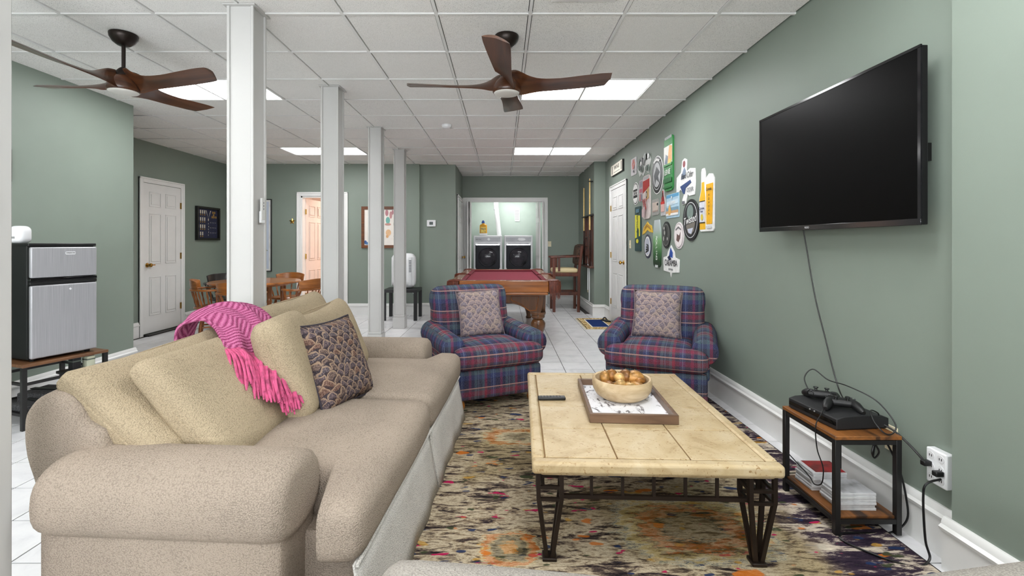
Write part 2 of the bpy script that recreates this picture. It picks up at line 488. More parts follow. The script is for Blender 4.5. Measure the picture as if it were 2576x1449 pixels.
d3 = sroot('door_3', (1.90, 7.71, 0), -PI / 2)
casing(d3, -.475, .475, 2.26); leaf(d3, -.47, .47, .02, 2.255, -.014, .016); knob_at(d3, .39, 1.05, -.015, -1)
hinges(d3, -.465, -.022, (.35, 1.15, 1.95))
d4 = sroot('door_4', (-.892, 9.78, 0), PI / 2)
casing(d4, -.52, .52, 2.235); leaf(d4, -.515, .515, .02, 2.23, -.014, .016); knob_at(d4, .43, 1.05, -.015, -1)

# ---- laundry closet opening, bifold doors
d5 = sroot('door_5', (.06, 10.46, 0), 0)
casing(d5, -.86, .86, 2.275, .085)
for x in (-.86, .845): MB().box(x, x + .015, 0, .12, 0, 2.28).build('door_jamb', TRIM, d5)
MB().box(-.86, .86, 0, .12, 2.265, 2.28).build('door_jamb', TRIM, d5)
for sgn in (-1, 1):
    for k, (off, ang) in enumerate(((.80, 84), (.735, 96))):
        lf = leaf(d5, 0, .42, .03, 2.25, -.014, .028, DOORW, both=True, cols=1)
        lf.location = (sgn * (off + .012), .11 - .40, 0)
        lf.rotation_euler = (0, 0, math.radians(ang))
LC = wall('wall_laundry', [(-1.08, 1.22, 11.62, 11.7, 0, Z1), (-1.12, -1.02, 10.58, 11.7, 0, Z1), (1.14, 1.24, 10.58, 11.7, 0, Z1)], WALL_L)
struct(MB().box(-1.1, 1.2, 10.58, 11.7, 2.55, 2.6).build('ceiling_laundry', mat('white ceiling paint', C(235, 235, 232), .8)))
area('laundry_light', (.1, 11.15, 2.52), (0, 0, 0), 1.2, .25, 13)

# ---- ceiling lights
EM = NT('light diffuser'); EM.b.inputs['Base Color'].default_value = (.9, .9, .9, 1)
EM.b.inputs['Emission Color'].default_value = (.985, .99, 1, 1); EM.b.inputs['Emission Strength'].default_value = PANEL_POWER
LLAB = {(.18, 4.28): 'bright white ceiling light panel behind the middle fan', (.18, 7.33): 'far ceiling light panel over the pool table',
        (-3.48, 4.28): 'bright ceiling light panel behind the fan nearest the fridge', (-3.48, 7.33): 'far ceiling light panel over the round dining table'}
for i, (lx, ly) in enumerate(LIGHTS):
    lab = LLAB.get((lx, ly), ['ceiling light panel above the coffee table, out of the picture', 'ceiling light panel above the sofa back, out of the picture', 'ceiling light panel at the added window, right of the camera', 'ceiling light panel at the added window, left of the camera'][i - 4 if i > 3 else 0])
    t = thing('ceiling_light', lab, 'light', (lx + .61, ly + .305, H), 0, 'recessed ceiling light panels')
    MB().box(-.595, .595, -.29, .29, .004, .012).build('diffuser', EM.m, t)
    b = MB()
    for s in (-1, 1): b.box(-.61, .61, s * .295 - .01, s * .295 + .01, -.001, .03).box(s * .60 - .01, s * .60 + .01, -.305, .305, -.001, .03)
    b.build('frame', GRID, t)
# supply vent at the top edge of the photograph
t = thing('ceiling_vent', 'white square vent in the ceiling at the top edge', 'vent', (.495, 2.70, H), 0)
MB().box(-.20, .20, -.20, .20, -.006, .0).build('vent_plate', mat('vent white', C(240, 240, 240), .4), t, bevel=.003)
for k in range(6): MB().box(-.17, .17, -.16 + k * .06, -.135 + k * .06, -.014, -.004).build('vent_slat', WHITEP, t)
# smoke detector
t = thing('smoke_detector', 'small round white smoke detector on the ceiling', 'smoke detector', (-.70, 5.93, H), 0)
MB().lathe([(.062, 0), (.064, -.012), (.058, -.028), (.040, -.040), (.012, -.043)][::-1], seg=24).build('body', WHITEP, t, smooth=True)
MB().lathe([(.048, -.036), (.051, -.030)], seg=24, cap=False).build('sensor_ring', mat('grey plastic', C(150, 150, 150), .5), t, smooth=True)

# ---- white columns
CLAB = ['white square column cut by the left edge of the picture', 'nearest full white column, with the fan remote on its side',
        'second full white column from the left, behind the sofa', 'third full white column, in front of the picture frame', 'farthest white column, beside the black side table']
for i, y in enumerate((1.36, 2.95, 4.47, 6.04, 7.46)):
    t = thing('column', CLAB[i], 'column', (-1.637, y + .0725, 0), 0, 'white support columns')
    MB().box(-.0725, .0725, -.0725, .0725, 0, H).build('shaft', COLW, t, bevel=.004)
    b = MB()
    for (sx, sy) in ((-1, -1), (1, -1), (1, 1), (-1, 1)):
        b.box(sx * .0745 - .009, sx * .0745 + .009, sy * .0745 - .009, sy * .0745 + .009, .2, H)
    if i: b.build('corner_trim', COLW, t, bevel=.003)
    MB().box(-.094, .094, -.094, .094, 0, .185).box(-.086, .086, -.086, .086, .185, .22).build('plinth', COLW, t, bevel=.006)
    MB().box(-.10, .10, -.10, .10, H - .008, H - .001).build('cap_plate', COLW, t)
t = thing('fan_remote', 'slim white fan remote in a holder on the nearest column', 'remote', (-1.5545, 3.035, 1.48), 0)
MB().box(0, .014, -.027, .027, 0, .075).build('holder', WHITEP, t, bevel=.004)
MB().box(.003, .017, -.022, .022, .02, .16).build('remote_body', mat('remote grey white', C(214, 214, 212), .4), t, bevel=.004)
for k in range(3): MB().lathe([(.006, 0), (.006, .002)], seg=10).xf(Matrix.Translation((.017, 0, .09 + k * .02)) @ Matrix.Rotation(PI / 2, 4, 'Y')).build('button', mat('grey button', C(150, 150, 152), .5), t)
# ================================================================ FURNITURE
# ---- area rug
def mk_rug():
    n = NT('abstract rug').set(.95, 0, .1); o = n.obj(); X, Y, Z = n.sep(o)
    wob = n.noise(n.map(o, (3, 3, 1)), 2.0, 4)
    st = n.noise(n.map(o, (5, 21, 1)), 1.5, 6, .66, 1.0)
    fine = n.noise(n.map(o, (40, 110, 1)), 2.0, 3, .7)
    st2 = n.noise(n.map(o, (2.2, 8, 1), (5, 3, 0)), 1.5, 4, .6, .8)
    f = n.math('ADD', n.math('MULTIPLY', n.math('ADD', st, st2), .44), n.math('MULTIPLY', fine, .12))
    base = n.ramp(f, [(.40, C(30, 25, 29)), (.45, C(78, 66, 60)), (.485, C(150, 134, 112)), (.52, C(200, 186, 160)), (.555, C(146, 128, 104)), (.60, C(52, 42, 46))])
    olive = n.ramp(f, [(.41, C(40, 35, 27)), (.49, C(126, 110, 78)), (.53, C(160, 142, 104)), (.59, C(78, 64, 44))])
    zone = n.noise(n.map(o, (1, 1, 1)), 1.7, 2)
    base = n.mix(n.ramp(zone, [(.48, (0, 0, 0, 1)), (.62, (.7, .7, .7, 1))]), base, olive)
    # darker plum border towards the right-hand edge
    plum = n.ramp(f, [(.40, C(34, 26, 40)), (.50, C(62, 50, 62)), (.545, C(190, 176, 160)), (.62, C(222, 212, 192))])
    edge = n.math('ADD', X, n.math('MULTIPLY', n.math('SUBTRACT', wob, .5), .5))
    base = n.mix(n.ramp(edge, [(.72, (0, 0, 0, 1)), (.95, (1, 1, 1, 1))]), base, plum)
    def spots(scale, seed, th, col, base, amt=.95):
        v = n.noise(n.map(o, scale, (seed, seed * 1.7, 0)), 2.0, 2, .5)
        return n.mix(n.ramp(v, [(th, (0, 0, 0, 1)), (th + .02, (amt, amt, amt, 1))]), base, col)
    base = spots((2.4, 5, 1), 3.1, .665, C(196, 110, 34), base, .85)
    base = spots((2.8, 6, 1), 9.4, .67, C(190, 146, 60), base, .7)
    base = spots((3.6, 9, 1), 15.7, .67, C(176, 26, 82), base)
    base = spots((3.4, 9, 1), 22.2, .655, C(34, 50, 84), base)
    base = spots((3.0, 8, 1), 31.9, .66, C(58, 66, 44), base)
    def sub(a, b): return n.math('SUBTRACT', a, b)
    jig = n.math('MULTIPLY', sub(n.noise(n.map(o, (5, 16, 1)), 2, 5, .7), .5), 1.1)
    def cheb(cx, cy, ax, ay):
        dx = n.math('ABSOLUTE', n.math('MULTIPLY', sub(X, cx), 1 / ax)); dy = n.math('ABSOLUTE', n.math('MULTIPLY', sub(Y, cy), 1 / ay))
        p = n.math('POWER', n.math('ADD', n.math('POWER', dx, 3.0), n.math('POWER', dy, 3.0)), 1 / 3.0)
        return n.math('ADD', p, jig)
    def eq(d, col_stops, lim, base):
        c = n.ramp(n.math('MULTIPLY', d, 1 / lim), col_stops, 'CONSTANT')
        return n.mix(n.math('LESS_THAN', d, lim), base, n.mix(.55, c, base))
    # orange rosette left of the table leg
    d = cheb(-.50, -.57, .115, .115)
    base = eq(d, [(0, C(216, 140, 30)), (.30, C(120, 110, 70)), (.42, C(60, 64, 44)), (.62, C(176, 150, 100)), (.72, C(212, 120, 34)), (.92, C(205, 190, 150))], 1.1, base)
    # large ring under the table
    d = cheb(.36, -.42, .36, .27)
    base = eq(d, [(0, C(110, 92, 52)), (.30, C(60, 62, 40)), (.40, C(160, 110, 50)), (.50, C(196, 112, 34)), (.64, C(120, 100, 60)), (.72, C(200, 176, 110)), (.84, C(214, 204, 170)), (.92, C(70, 100, 120)), (.955, C(200, 190, 160))], 1.0, base)
    d = cheb(-.42, .62, .26, .15)
    base = eq(d, [(0, C(120, 110, 84)), (.35, C(214, 200, 160)), (.62, C(204, 122, 36)), (.85, C(200, 184, 140))], 1.0, base)
    n.base(base); n.bump(n.noise(n.map(o, (60, 200, 1)), 2, 2), .5, .006)
    return n.m
rug = thing('area_rug', 'large abstract multicoloured rug under the coffee table', 'rug', (.53, 2.64, 0), 0)
MB().box(-1.25, 1.255, -1.62, 1.65, 0, .012).build('pile', mk_rug(), rug, bevel=.004)
MB().box(-1.25, 1.262, 1.65, 1.657, 0, .009).box(1.255, 1.262, -1.62, 1.65, 0, .009).build('bound_edge', mat('dark rug binding', C(42, 36, 40), .9), rug)
RZ = .012

# ---- upholstery
def mk_cream(name, c=(164, 150, 136), sc=1.0):
    n = NT(name).set(.95, 0, .1); o = n.obj()
    vo = n.n('ShaderNodeTexVoronoi', distance='CHEBYCHEV'); n.l(n.map(o, (1, 1, 1.25)), vo.inputs['Vector']); vo.inputs['Scale'].default_value = 185 * sc; vo.inputs['Randomness'].default_value = .9
    wv = n.math('SUBTRACT', 1.0, vo.outputs['Distance'])
    nz = n.noise(o, 60, 4, .6); big = n.noise(o, 3.2, 3)
    h = n.math('ADD', n.math('MULTIPLY', wv, .85), n.math('MULTIPLY', nz, .15))
    col = n.ramp(n.math('ADD', n.math('MULTIPLY', h, .55), n.math('MULTIPLY', big, .30)), [(.34, C(*[x * .86 for x in c])), (.50, C(*c)), (.66, C(*[min(255, x * 1.05) for x in c]))])
    n.base(col); n.bump(h, .7, .006); return n.m
CREAM = mk_cream('cream woven upholstery'); CREAM_LIT = mk_cream('cream upholstery lit tone', (214, 210, 204)); CREAM3 = mk_cream('beige cushion cloth', (176, 160, 134))  # skirt: same fabric as the sofa body, its brighter lighting put into the colour

# ---- long sofa, facing the coffee table
sofa = thing('sofa', 'long cream upholstered sofa with rolled arms and skirt', 'sofa', (-.985, 2.58, 0), math.radians(-3.5))
def roll(cx0, cx1, cy, zc, ry, rz, name, m, parent, droop=.0):
    vs = []; fs = []; ns = 28; L = cx1 - cx0
    st = [0, .004, .012, .035, .08, .16, .3, .5, .7, .84, .92, .965, .988, .996, 1]
    def prof(t):
        e = min(t, 1 - t) * L; r = .055
        return (1 - (1 - min(1, e / r)) ** 2) ** .5 * .38 + .62 if e < r else 1
    for t in st:
        k = prof(t)
        for i in range(ns):
            a = 2 * PI * i / ns; c_, s_ = math.cos(a), math.sin(a)
            vs.append((cx0 + L * t, cy + ry * k * math.copysign(abs(c_) ** .8, c_), zc + rz * k * math.copysign(abs(s_) ** .8, s_) + droop * math.sin(PI * t)))
    for j in range(len(st) - 1):
        for i in range(ns):
            i2 = (i + 1) % ns; fs.append((j * ns + i, (j + 1) * ns + i, (j + 1) * ns + i2, j * ns + i2))
    fs.append(tuple(range(ns))); fs.append(tuple((len(st) - 1) * ns + i for i in range(ns - 1, -1, -1)))
    return MB().add(vs, fs).build(name, m, parent, smooth=True, angle=70)
for sgn in (-1, 1):
    y = sgn * .965 if sgn < 0 else .985
    a = roll(-.475, .375, y, .505, .160, .130, 'arm', CREAM, sofa)
    MB().soft((-.06, y * .985, .24), (.82, .25, .40), .03, (0, .008, 0)).build('arm_panel', CREAM, a, smooth=True)
# sprung base and skirt
MB().soft((.02, .02, .20), (1.08, 1.86, .30), .03).build('base', CREAM, sofa, smooth=True)
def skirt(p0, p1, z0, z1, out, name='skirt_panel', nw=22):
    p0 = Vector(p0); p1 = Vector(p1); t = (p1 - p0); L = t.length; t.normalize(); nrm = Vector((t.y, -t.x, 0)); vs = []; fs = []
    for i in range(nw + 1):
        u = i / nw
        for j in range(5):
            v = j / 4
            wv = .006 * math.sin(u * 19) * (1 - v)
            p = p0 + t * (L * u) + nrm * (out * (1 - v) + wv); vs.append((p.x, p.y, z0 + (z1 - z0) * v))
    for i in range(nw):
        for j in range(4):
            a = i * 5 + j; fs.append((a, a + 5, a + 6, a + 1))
    o = MB().add(vs, fs).build(name, CREAM_LIT, sofa, smooth=True)
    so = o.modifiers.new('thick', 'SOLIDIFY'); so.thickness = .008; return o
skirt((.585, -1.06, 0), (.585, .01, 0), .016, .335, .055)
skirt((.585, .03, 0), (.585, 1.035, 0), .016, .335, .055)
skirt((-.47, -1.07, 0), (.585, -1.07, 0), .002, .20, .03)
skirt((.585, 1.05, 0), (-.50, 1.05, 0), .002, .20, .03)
MB().box(.592, .602, .012, .028, .016, .33).build('kick_pleat', CREAM_LIT, sofa)
MB().tube([(.595, -1.065, .338), (.597, 0, .337), (.595, 1.04, .338)], .007).tube([(-.5, -1.075, .205), (.59, -1.075, .205)], .007).build('welt', CREAM_LIT, sofa, smooth=True)
# back
pts2 = [Vector((a, b, 0)) for a, b in [(-.54, .05), (-.56, .30), (-.57, .55), (-.585, .68), (-.57, .78), (-.48, .83), (-.40, .79), (-.33, .66), (-.27, .45), (-.27, .05)]]
prof = [(p.x, p.y) for p in crom(pts2, 5)]
k = len(prof); vs = []; fs = []
ys = [-.955, -.95, -.93, -.88, -.6, 0, .6, .9, .97, .985]
for yi, y in enumerate(ys):
    e = {0: .88, 1: .94, 2: .98, 8: .97, 9: .9}.get(yi, 1)
    for (x, z) in prof:
        fl_ = max(0, min(1, (-.45 - y) / .45)) * max(0, min(1, (z - .3) / .3)) * (.075 if x < -.35 else .03)
        vs.append(((x + .42) * e - .42 - fl_, y, (z - .4) * e + .4))
for j in range(len(ys) - 1):
    for i in range(k):
        i2 = (i + 1) % k; fs.append((j * k + i, j * k + i2, (j + 1) * k + i2, (j + 1) * k + i))
fs.append(tuple(range(k - 1, -1, -1))); fs.append(tuple((len(ys) - 1) * k + i for i in range(k)))
MB().add(vs, fs).build('backrest', CREAM, sofa, smooth=True, angle=60)
# seat cushions (T-shaped: they run past the arm fronts)
def tcush(y0, y1, near, name):
    b = MB().soft((.16, (y0 + y1) / 2, .425), (.90, y1 - y0, .20), .065, (.012, 0, .028), 14)
    # widen the front part past the arm
    out = []
    for (x, y, z) in b.v:
        f = max(0, min(1, (x - .40) / .05)); f = f * f * (3 - 2 * f)
        if near < 0 and y < y0 + .18: y -= f * .25 * min(1, (y0 + .18 - y) / .10)
        if near > 0 and y > y1 - .18: y += f * .19 * min(1, (y - y1 + .18) / .10)
        out.append((x, y, z))
    b.v = out
    o = b.build('seat_cushion', CREAM, sofa, smooth=True, angle=180); return o
tcush(-.83, -.02, -1, 'seat_cushion'); tcush(-.015, .865, 1, 'seat_cushion')

def oriented(c, u, v):
    """matrix: local x along u (width), local z along v (up), local -y is the outward face"""
    c = Vector(c); u = Vector(u).normalized(); v = Vector(v); v = (v - u * v.dot(u)).normalized(); y = v.cross(u)
    return Matrix(((u.x, y.x, v.x, c.x), (u.y, y.y, v.y, c.y), (u.z, y.z, v.z, c.z), (0, 0, 0, 1)))
def boxpillow(w_, h_, t, sag=.0, seed=0):
    rr = random.Random(seed)
    b = MB().soft((0, 0, 0), (w_, t, h_), t * .34, (0, .028, .006), 14)
    out = []
    for (x, y, z) in b.v:
        z2 = z - sag * (1 - (2 * x / w_) ** 2) * (1 if z > 0 else .2)
        ear = (abs(2 * x / w_) ** 6) * (abs(2 * z / h_) ** 6)
        out.append((x * (1 + .05 * ear), y * (1 - .55 * ear) + .008 * math.sin(9 * x + seed) * math.cos(11 * z + seed * 2), z2 * (1 + .06 * ear)))
    b.v = out; return b
def cushion(name, label, m, c, u, v, w_, h_, t, sag=0, seed=0, group=None):
    o = boxpillow(w_, h_, t, sag, seed).build('filling', m, None, smooth=True, angle=180)
    root = thing(name, label, 'cushion', (0, 0, 0), 0, group); root.matrix_world = oriented(c, u, v)
    o.name = 'cover'; o.parent = root
    # welt seam round the front and back edge
    sd = t * .34
    pts = []
    for (px, pz) in rrect(w_ * 1.0, h_ * 1.0, t * .33, 4): 
        pts.append((px, 0, pz - (sag * (1 - (2 * px / w_) ** 2) if pz > 0 else 0)))
    pts.append(pts[0])
    MB().tube(pts, .0045, 6).build('welt_seam', m, root, smooth=True)
    return root
G = 'loose cream sofa cushions'
cushion('back_cushion', 'cream cushion slumped at the near end of the sofa back', CREAM3, (-1.355, 2.10, .705), (.10, 1, .05), (-.72, 0, .64), .84, .54, .13, .03, 1, G)
cushion('back_cushion', 'cream cushion lying in front, half under the pink throw', CREAM3, (-1.195, 2.07, .695), (.03, 1, .0), (-.68, 0, .72), .64, .52, .12, .0, 2, G)
cushion('back_cushion', 'cream cushion farthest back on the sofa, tall one', CREAM3, (-1.285, 2.95, .76), (.03, 1, .02), (-.45, 0, .9), .92, .50, .17, .02, 3, G)
cushion('back_cushion', 'creased cream cushion just behind the scale-patterned pillow', CREAM3, (-1.085, 2.92, .73), (.06, 1, .04), (-.42, 0, .9), .74, .48, .15, .035, 4, G)
cushion('throw_cushion', 'cream cushion standing between pink throw and patterned pillow', CREAM3, (-1.045, 2.36, .745), (-.10, .99, 0), (-.34, -.10, .93), .40, .50, .16, .0, 5, G)

# ---- scale patterned pillows
def mk_scales(name, a, b, c_, d, sc=1.0, gap=C(40, 36, 44), rimc=C(158, 134, 112), sp=(C(30, 28, 36), C(150, 130, 120))):
    n = NT(name).set(.9, 0, .15); o = n.obj()
    jv = n.n('ShaderNodeTexNoise'); n.l(o, jv.inputs['Vector']); jv.inputs['Scale'].default_value = 14
    ad = n.n('ShaderNodeVectorMath', operation='MULTIPLY_ADD'); n.l(jv.outputs['Color'], ad.inputs[0]); ad.inputs[1].default_value = (.07, .0, .07); n.l(o, ad.inputs[2])
    X, Y, Z = n.sep(ad.outputs[0])
    s = .045 * sc
    zz = n.math('DIVIDE', Z, s * .62); row = n.math('FLOOR', zz)
    xo = n.math('ADD', n.math('DIVIDE', X, s), n.math('MULTIPLY', n.math('MODULO', n.math('ABSOLUTE', row), 2.0), .5))
    fx = n.math('SUBTRACT', n.math('FRACT', xo), .5); fz = n.math('FRACT', zz)
    # distance from scale centre (lower edge rounded)
    d2 = n.math('SQRT', n.math('ADD', n.math('POWER', n.math('MULTIPLY', fx, 1.9), 2.0), n.math('POWER', n.math('MULTIPLY', fz, 1.0), 2.0)))
    ci = n.n('ShaderNodeCombineXYZ'); n.l(n.math('FLOOR', xo), ci.inputs[0]); n.l(row, ci.inputs[1])
    wn = n.n('ShaderNodeTexWhiteNoise', noise_dimensions='3D'); n.l(ci.outputs[0], wn.inputs['Vector'])
    basec = n.ramp(wn.outputs['Value'], [(0, a), (.35, b), (.6, c_), (.85, d)], 'CONSTANT')
    speck = n.noise(o, 160, 3, .7)
    basec = n.mix(.62, basec, n.ramp(speck, [(.35, sp[0]), (.5, b), (.65, sp[1])]))
    rim = n.ramp(d2, [(.70, (0, 0, 0, 1)), (.80, (.8, .8, .8, 1)), (.90, (.8, .8, .8, 1)), (.97, (0, 0, 0, 1))])
    dk = n.ramp(d2, [(.95, (0, 0, 0, 1)), (1.02, (.75, .75, .75, 1))])
    col = n.mix(rim, basec, rimc); col = n.mix(dk, col, gap)
    n.base(col); n.bump(n.math('ADD', n.math('MULTIPLY', d2, -.5), n.math('MULTIPLY', speck, .5)), .35, .005); return n.m
SC_D = mk_scales('dark scale tapestry', C(70, 66, 84), C(96, 80, 74), C(66, 72, 90), C(112, 76, 58), 1.15)
SC_L = mk_scales('light scale tapestry', C(160, 140, 136), C(130, 122, 134), C(168, 148, 124), C(112, 98, 104), 1.35, C(104, 94, 104), C(176, 154, 142), (C(52, 46, 58), C(184, 166, 156)))
def scale_pillow(label, m, c, u, v, w_, h_, t, rimc):
    root = thing('patterned_pillow', label, 'pillow', (0, 0, 0), 0, 'pillows with a scale pattern'); root.matrix_world = oriented(c, u, v)
    MB().pillow(w_, h_, t).build('cover', m, root, smooth=True, angle=180)
    n = 14; pts = []
    pb = MB().pillow(w_, h_, t); ring = []
    for i in range(n): ring.append((i, 0))
    for j in range(n): ring.append((n, j))
    for i in range(n, 0, -1): ring.append((i, n))
    for j in range(n, 0, -1): ring.append((0, j))
    for (i, j) in ring:
        uu = i / n * 2 - 1; vv = j / n * 2 - 1
        a = uu * (1 - .12 * (1 - vv * vv) * abs(uu) ** 3 * .6); b = vv * (1 - .12 * (1 - uu * uu) * abs(vv) ** 3 * .6)
        pts.append((a * w_ / 2, 0, b * h_ / 2))
    pts.append(pts[0]); MB().tube(pts, .006, 6).build('piping', rimc, root, smooth=True)
PIPE = mat('dark piping', C(52, 46, 56), .8); PIPE2 = mat('mauve piping', C(120, 104, 110), .8)
scale_pillow('dark scale-patterned pillow leaning on the sofa cushions', SC_D, (-.875, 2.49, .725), (.30, .95, 0), (-.40, -.02, .90), .43, .46, .14, PIPE)

# ---- pink throw
def mk_knit():
    n = NT('pink knit').set(.95, 0, .1); o = n.obj(); X, Y, Z = n.sep(o)
    u = n.math('ADD', n.math('MULTIPLY', X, 1.0), n.math('MULTIPLY', Z, -1.0))
    zig = n.math('ABSOLUTE', n.math('SUBTRACT', n.math('FRACT', n.math('MULTIPLY', Y, 5.5)), .5))
    w1 = n.math('SINE', n.math('MULTIPLY', n.math('ADD', u, n.math('MULTIPLY', zig, .16)), 190))
    kn = n.noise(o, 220, 2); h = n.math('ADD', n.math('MULTIPLY', w1, .30), kn)
    n.base(n.ramp(h, [(.18, C(150, 66, 104)), (.45, C(196, 98, 146)), (.8, C(216, 130, 172))])); n.bump(h, .9, .012); return n.m
PINK = mk_knit(); PINK2 = mat('pink yarn', C(196, 84, 126), .9, var=.2, vscale=40)
thr = thing('throw_blanket', 'pink knitted throw with long fringe over the sofa back', 'blanket', (0, 0, 0), 0)
# the two long edges of the cloth, from behind the back over the top and down the front cushion
LE = [(-1.665, 2.40, .70), (-1.655, 2.38, .84), (-1.62, 2.36, .925), (-1.50, 2.335, .965), (-1.41, 2.28, .955), (-1.33, 2.21, .925), (-1.275, 2.15, .875)]
RE = [(-1.66, 2.52, .72), (-1.65, 2.52, .88), (-1.60, 2.54, .985), (-1.48, 2.58, 1.025), (-1.36, 2.60, 1.00), (-1.23, 2.53, .925), (-1.13, 2.37, .80)]
fl_, fr2_ = crom(LE, 5), crom(RE, 5)
vs = []; fs = []; nw = 22
for i, (p, q) in enumerate(zip(fl_, fr2_)):
    t = i / (len(fl_) - 1)
    for j in range(nw + 1):
        s = j / nw; m = p.lerp(q, s); bul = math.sin(PI * s)
        rip = .007 * math.sin(s * 16 + t * 5) + .005 * math.sin(s * 29 + 2)
        tip = bul * t ** 5 * .055                      # the hanging end comes to a point
        out = Vector((.35, -.15, .92)) * (bul * .030 + rip)
        m = m + out + Vector((.72, -.2, -.66)) * tip
        vs.append(tuple(m))
for i in range(len(fl_) - 1):
    for j in range(nw):
        a = i * (nw + 1) + j; fs.append((a, a + nw + 1, a + nw + 2, a + 1))
o = MB().add(vs, fs).build('cloth', PINK, thr, smooth=True, angle=180)
so = o.modifiers.new('thick', 'SOLIDIFY'); so.thickness = .014; so.offset = 0
last = vs[-(nw + 1):]
fr = MB(); rr = random.Random(3)
nrm = Vector((.72, 0, .69))
for k_ in range(190):
    s = rr.random(); i = min(nw - 1, int(s * nw)); a = Vector(last[i]); b = Vector(last[i + 1]); p = a.lerp(b, s * nw - i)
    L = rr.uniform(.85, 1.1) * (.85 + .30 * s); d = Vector((.135 + .03 * s, -.13 - .07 * s, -.14 - .03 * s)) + Vector((rr.uniform(-.02, .02), rr.uniform(-.05, .05), 0))
    lift = rr.uniform(0, .022)
    pts = [p, p + d * (.30 * L) + nrm * (.006 + lift) + Vector((0, rr.uniform(-.012, .012), 0)), p + d * (.65 * L) + nrm * (.004 + lift * .8) + Vector((0, rr.uniform(-.016, .016), 0)), p + d * L + nrm * lift * .6 + Vector((0, 0, -.01))]
    for q in pts: q.z = max(q.z, .55)
    fr.tube(crom(pts, 3), [.0052] * 9 + [.0032], 5)
o = fr.build('fringe', PINK2, thr, smooth=True); o['kind'] = 'stuff'

# ---- near loveseat in the bottom foreground, facing the coffee table
CREAM4 = mk_cream('loveseat cloth', (172, 166, 158))
lv = thing('loveseat', 'cream loveseat edge along the bottom of the picture', 'sofa', (.66, .80, 0), 0)
def lc(cx, cy, sx, sy, zc, h_, rz, roll_):
    b = MB().soft((0, 0, 0), (sx, sy, h_), .07, (0, .01, .03), 12); b.xf(Matrix.Translation((cx, cy, zc)) @ Matrix.Rotation(rz, 4, 'Z') @ Matrix.Rotation(math.radians(roll_), 4, 'Y')); return b.build('seat_cushion', CREAM4, lv, smooth=True, angle=180)
lc(-.545, .18, .92, .66, .378, .18, math.radians(-2), 4.0); lc(.55, .17, 1.10, .66, .385, .18, math.radians(1), -7.0)
for (x, s) in ((-.96, .0), (.98, .06)): MB().soft((x, -.30, .36), (.26, .66, .48 + s), .10, (.01, 0, 0)).build('arm', CREAM4, lv, smooth=True, angle=180)
MB().soft((0, -.10, .16), (1.9, .86, .28), .04).build('base', CREAM4, lv, smooth=True)
MB().soft((0, -.52, .45), (1.9, .22, .60), .08).build('backrest', CREAM4, lv, smooth=True)

# ---- plaid armchairs
def mk_plaid():
    n = NT('plaid tartan').set(.95, 0, .1); o = n.obj(); X, Y, Z = n.sep(o)
    nx, ny, nz = n.sep(n.tc.outputs['Normal'])
    ax = n.math('GREATER_THAN', n.math('ABSOLUTE', nx), .75); az = n.math('GREATER_THAN', n.math('ABSOLUTE', nz), .75)
    u = n.mixf(ax, X, Y); v = n.mixf(az, Z, Y)
    P = .27
    nv, tl, rd, bl, br = C(28, 33, 58), C(72, 96, 102), C(138, 32, 56), C(40, 58, 102), C(84, 64, 64)
    fu = n.math('FRACT', n.math('ADD', n.math('DIVIDE', u, P), 10.3)); fv = n.math('FRACT', n.math('ADD', n.math('DIVIDE', v, P), 10.22))
    cu = n.ramp(fu, [(0, bl), (.16, nv), (.30, C(118, 28, 66)), (.38, nv), (.48, tl), (.56, C(50, 58, 68)), (.72, tl), (.80, C(136, 28, 50)), (.88, nv)], 'CONSTANT')
    cv = n.ramp(fv, [(0, nv), (.14, bl), (.28, tl), (.44, nv), (.58, br), (.66, C(140, 40, 44)), (.80, br), (.86, nv)], 'CONSTANT')
    col = n.mix(.5, cu, cv)
    lu = n.ramp(fu, [(0, (0, 0, 0, 1)), (.075, (1, 1, 1, 1)), (.095, (0, 0, 0, 1)), (.60, (1, 1, 1, 1)), (.615, (0, 0, 0, 1))], 'CONSTANT')
    lv_ = n.ramp(fv, [(0, (0, 0, 0, 1)), (.53, (1, 1, 1, 1)), (.56, (0, 0, 0, 1)), (.87, (1, 1, 1, 1)), (.90, (0, 0, 0, 1))], 'CONSTANT')
    col = n.mix(n.math('MULTIPLY', lu, .45), col, C(120, 136, 160)); col = n.mix(n.math('MULTIPLY', lv_, .62), col, C(206, 160, 140))
    wv = n.noise(o, 300, 2); col = n.mix(.22, col, n.ramp(wv, [(.35, C(20, 20, 34)), (.65, C(150, 140, 160))]))
    n.base(col); n.bump(wv, .3, .003); return n.m
PLAID = mk_plaid(); BUN = wood('honey wood feet', C(120, 66, 20), C(186, 116, 44), 'z')
